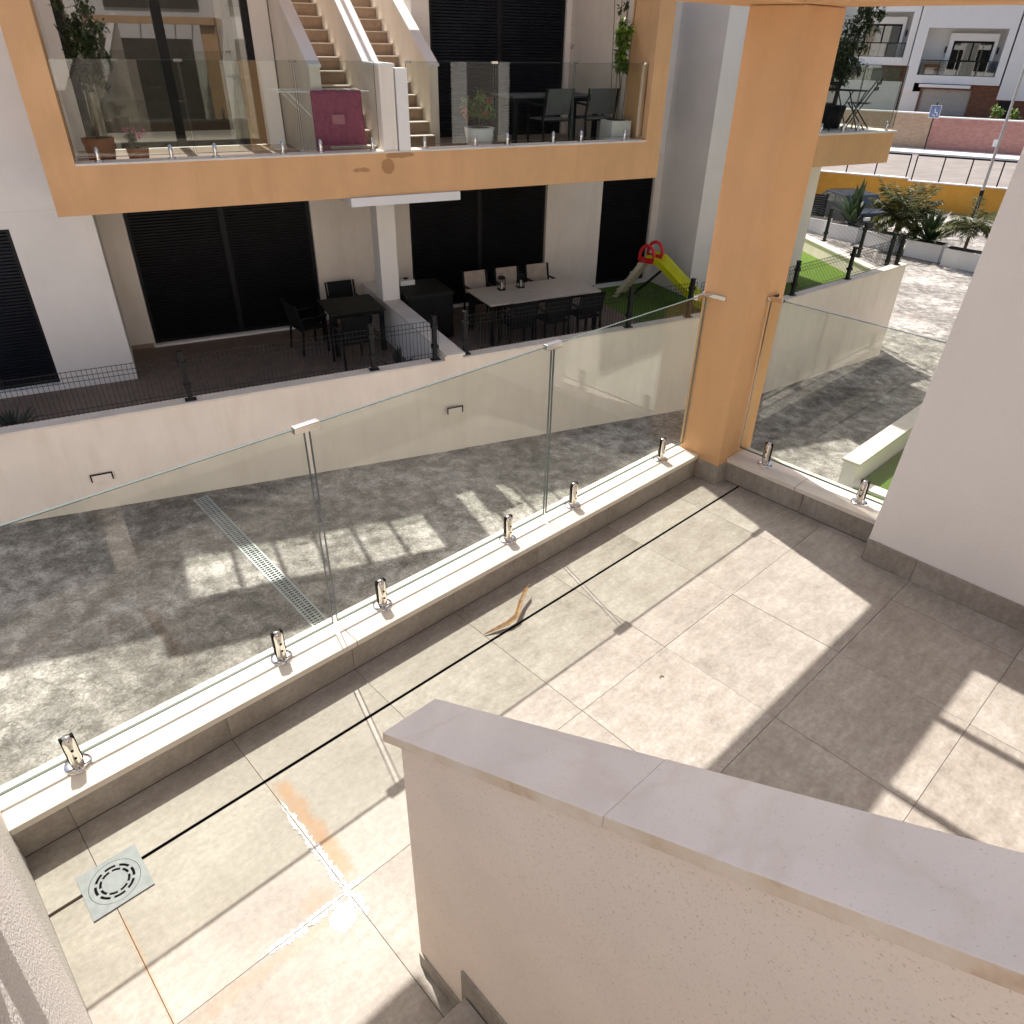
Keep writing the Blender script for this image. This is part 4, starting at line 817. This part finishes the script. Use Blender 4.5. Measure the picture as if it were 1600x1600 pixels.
# far frame: x to the right, y away from the terrace
def far(name, label, cat, x, y, z):
    th = rad(-70); c, s_ = math.cos(th), math.sin(th); t = thing(name, label, cat, (CX+x*c-y*s_, CY+x*s_+y*c, z), th); return t
def farstruct(o):
    o.location = (CX, CY, 0); o.rotation_euler = (0, 0, rad(-70)); return struct(o)
farstruct(MB().box(-60, 60, 44.28, 200, -5.0, -3.02).build('road', M['road']))
farstruct(MB().box(-60, 60, 55.5, 58, -3.0195, -2.90).build('pavement', M['farwhite']))
t = far('retaining_wall', 'ochre yellow retaining wall with white coping below the upper road', 'wall', 0, 44, -4.5)
MB().box(-14, -.12, 0, .279, 0, 1.52).build('wall', M['yellow'], t); MB().box(-.119, 16, .01, .279, 0, 1.42).build('wall', M['yellow'], t)
MB().box(-14, -.1, -.04, .32, 1.5205, 1.57).build('coping', M['farwhite'], t); MB().box(-.099, 16, -.04, .32, 1.4205, 1.47).build('coping', M['farwhite'], t)
t = far('railing', 'black metal railing on top of the ochre yellow wall', 'railing', 0, 44.15, -3.0)
for x in [-6, -4.5, -3, -1.65, -.2, .08, 1.3, 2.5, 3.8, 5.1, 6.4]: MB().box(x-.03, x+.03, -.03, .03, -.03, 1.05).build('post', M['dark'], t)
MB().box(-9, -.2, -.035, .035, 1.051, 1.12).build('top_rail', M['dark'], t); MB().box(.08, 10, -.035, .035, 1.051, 1.12).build('top_rail', M['dark'], t)
M['brickpink'] = brickm('pink_block_wall', (.42, .20, .17), (.50, .26, .22), (.30, .15, .13), 2.6); M['bricktan'] = brickm('tan_block_wall', (.50, .36, .25), (.42, .29, .20), (.32, .22, .16), 2.6)
t = far('block_wall', 'pink block wall below the white houses', 'wall', 0, 58, -3.1); MB().box(.3, 14, .02, .3, 0, 1.95).build('wall', M['brickpink'], t); MB().box(.28, 14, -.02, .34, 1.951, 2.02).build('coping', M['farwhite'], t); MB().box(4.0, 4.35, .008, .0195, .55, .95).build('notice_plate', M['plasticwhite'], t)
t = far('block_wall', 'tan block wall left of the parking sign', 'wall', 0, 58, -3.1); MB().box(-14, .299, 0, .3, 0, 2.12).build('wall', M['bricktan'], t); MB().box(-14, .279, -.04, .34, 2.121, 2.19).build('coping', M['farwhite'], t)
farstruct(MB().box(-60, 60, 58.31, 210, -2.99, -1.6).build('house_terrace', M['road']))
t = far('road_sign', 'blue and white road sign on a thin pole before the block wall', 'sign', .33, 57.5, -2.9)
MB().tube([(0,0,0), (0,0,2.6)], .035, 8).build('pole', M['dark'], t); pl = MB().box(-.3, .3, -.06, -.04, 1.75, 2.45).build('plate', M['plasticwhite'], t)
MB().box(-.27, .27, -.063, -.0605, 1.78, 2.42).build('blue_field', M['blue'], pl)
MB().tube([(-.02, -.066, 2.32), (-.02, -.066, 2.31)], .05, 10).bar((-.02, -.067, 2.25), (0, -.067, 2.05), .05, .006, (0,1,0)).bar((0, -.067, 2.07), (.13, -.067, 2.05), .045, .006, (0,1,0)).bar((.12, -.067, 2.06), (.16, -.067, 1.88), .04, .006, (0,1,0)).bar((-.12, -.067, 1.95), (.06, -.067, 1.86), .035, .006, (0,1,0)).build('symbol', M['plasticwhite'], pl)
t = far('street_lamp', 'tall pale lamp post at the right by the white wall', 'lamp post', 3.12, 42, zs); MB().tube([(0,0,0), (0,0,1.4)], .09, 10).build('base', M['dark'], t); MB().tube([(0,0,1.4), (0,0,8)], .07, 10, .045).build('pole', M['pole'], t); MB().box(-.15, .15, -.9, .1, 8, 8.12).build('lamp_head', M['zinc'], t)
def house(label, dx, dy, dz):
    t = far('villa', label, 'house', dx, 68+dy, dz)
    def p(name, mat, *bs, bevel=0, parent=None):
        m_ = MB()
        for b_ in bs: m_.box(*b_)
        return m_.build(name, M[mat], parent or t, bevel=bevel)
    p('wall', 'farwhite', (-2.2, -1.5, 0, 10, -.2, 5.0)); p('wall', 'farwhite', (3.45, 3.9, 0, 10, .35, 5.0)); p('wall', 'farwhite', (-1.499, 3.449, 0, 10, 3.68, 5.0)); p('balcony_slab', 'farwhite', (-1.499, 3.449, -.05, 1.6, .35, .85)); p('wall', 'farwhite', (-1.499, 3.449, 1.6, 10, .35, 3.679))
    p('door_surround', 'farwhite', (0, .3, 1.0, 1.599, .851, 3.4), (2.85, 3.05, 1.0, 1.599, .851, 3.4), (.3, 2.85, 1.0, 1.599, 2.95, 3.4))
    d = p('balcony_door', 'dark', (.32, .42, 1.5, 1.595, .86, 2.94), (2.73, 2.83, 1.5, 1.595, .86, 2.94), (1.53, 1.63, 1.5, 1.595, .86, 2.94), (.42, 2.73, 1.5, 1.595, 2.84, 2.94))
    for a in (.42, 1.63): p('pane', 'window', (a, a+1.1, 1.54, 1.56, .87, 2.83), parent=d)
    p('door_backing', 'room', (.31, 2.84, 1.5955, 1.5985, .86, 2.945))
    r = p('railing', 'dark', (-1.4, 3.4, .02, .06, 1.72, 1.78))
    for k in range(5): p('railing_post', 'dark', (-1.4+1.19*k, -1.36+1.19*k, .02, .06, .851, 1.7195), parent=r)
    for k in range(4): p('railing_glass', 'window', (-1.35+1.19*k, -.22+1.19*k, .035, .045, .9, 1.7), parent=r)
    p('cladding', 'brickbrown', (2.35, 4.0, .3, .6, -3, .349)); p('cladding', 'brickbrown', (-1.0, -.85, .3, .6, -3, .349)); g = p('garage_door', 'pole', (-.849, 2.349, .5, .56, -3, -.02))
    for k in range(5): p('panel', 'pole', (-.8, 2.3, .47, .4995, -2.3+.45*k, -1.88+.45*k), parent=g)
    p('lintel', 'brickbrown', (-.849, 2.349, .31, .6, -.019, .349)); p('awning', 'farwhite', (-1.15, 2.15, -.5, .299, .12, .3))
    p('wall', 'farwhite', (-2.2, -1.001, .3, .6, -3, -.201))
    p('wall', 'farwhite', (4.001, 9, .0, 10, -.5, 5.2)); p('cladding', 'brickbrown', (4.001, 9, .3, 10, -3, -.501)); p('entrance_door', 'dark', (4.25, 5.1, .2, .2995, -3, -.6))
    r = p('roof_railing', 'dark', (.45, 4.2, .02, .06, 5.75, 5.8)); 
    for k in range(5): p('railing_post', 'dark', (.45+.92*k, .49+.92*k, .02, .06, 5.0005, 5.7495), parent=r)
    for k in range(4): p('railing_glass', 'window', (.5+.92*k, 1.36+.92*k, .035, .045, 5.05, 5.7), parent=r)
    p('upper_floor', 'farwhite', (-2.2, 9, 3, 10, 5.2, 8.2)); p('upper_window', 'dark', (1.0, 3.4, 2.95, 2.999, 5.3, 7.3)); p('wall_lamp', 'dark', (-.15, -.05, 1.5, 1.59, 2.2, 2.6)); p('wall_lamp', 'dark', (3.15, 3.25, 1.5, 1.59, 2.2, 2.6))
    p('patio_sofa', 'dark', (-1.2, -.2, .5, 1.2, .851, 1.5))
    return t
house('white villa with dark balcony door and brown brick ground floor at top right', .0, 0, -.0)
house('white villa behind the olive tree, higher up than its neighbour', -6.25, 2.5, 1.0)
t = far('garden_wall', 'pale garden wall with glass screen before the villa behind the olive tree', 'wall', -3.4, 64, -3); MB().box(-4.5, 1.2, 0, .25, 0, 3.5).build('wall', M['farwhite'], t)
for k in range(4): MB().box(-3.2+1.05*k, -2.2+1.05*k, .1, .12, 3.501, 4.3).build('glass_screen', M['window'], t)
for x, l in ((3.75, 'left small yellow green shrub above the pink block wall'), (4.75, 'right small yellow green shrub above the pink block wall')):
    t = far('shrub', l, 'shrub', x, 59.5, -1.6); shrub(t, 'leafl', (0, 0, .8), (.35, .35, .4), 260, .05, .22); MB().tube([(0,0,0), (0,0,.7)], .05, 6).build('stem', M['bark'], t)
# gate and slatted screen at the left of the far street
t = far('metal_gate', 'dark metal gate beside the ochre wall under the small balcony', 'gate', -4.6, 42.5, zs); 
for k in range(3): MB().box(-2.2+.9*k, -1.35+.9*k, 0, .08, .05, 2.9).build('panel', M['zinc'], t)
for k in range(4): MB().box(-2.25+.9*k-.03, -2.25+.9*k+.04, -.02, .1, 0, 3.0).build('post', M['dark'], t)
t = far('screen_fence', 'low dark slatted screen behind the planters under the small balcony', 'fence', -3.9, 36, zs)
for k in range(16): MB().box(-2.4, 1.0, 0, .03, .08+.09*k, .15+.09*k).build('slat', M['dark'], t)
for x in (-2.35, -.7, .95): MB().box(x-.04, x+.04, .031, .1, 0, 1.55).build('post', M['dark'], t)
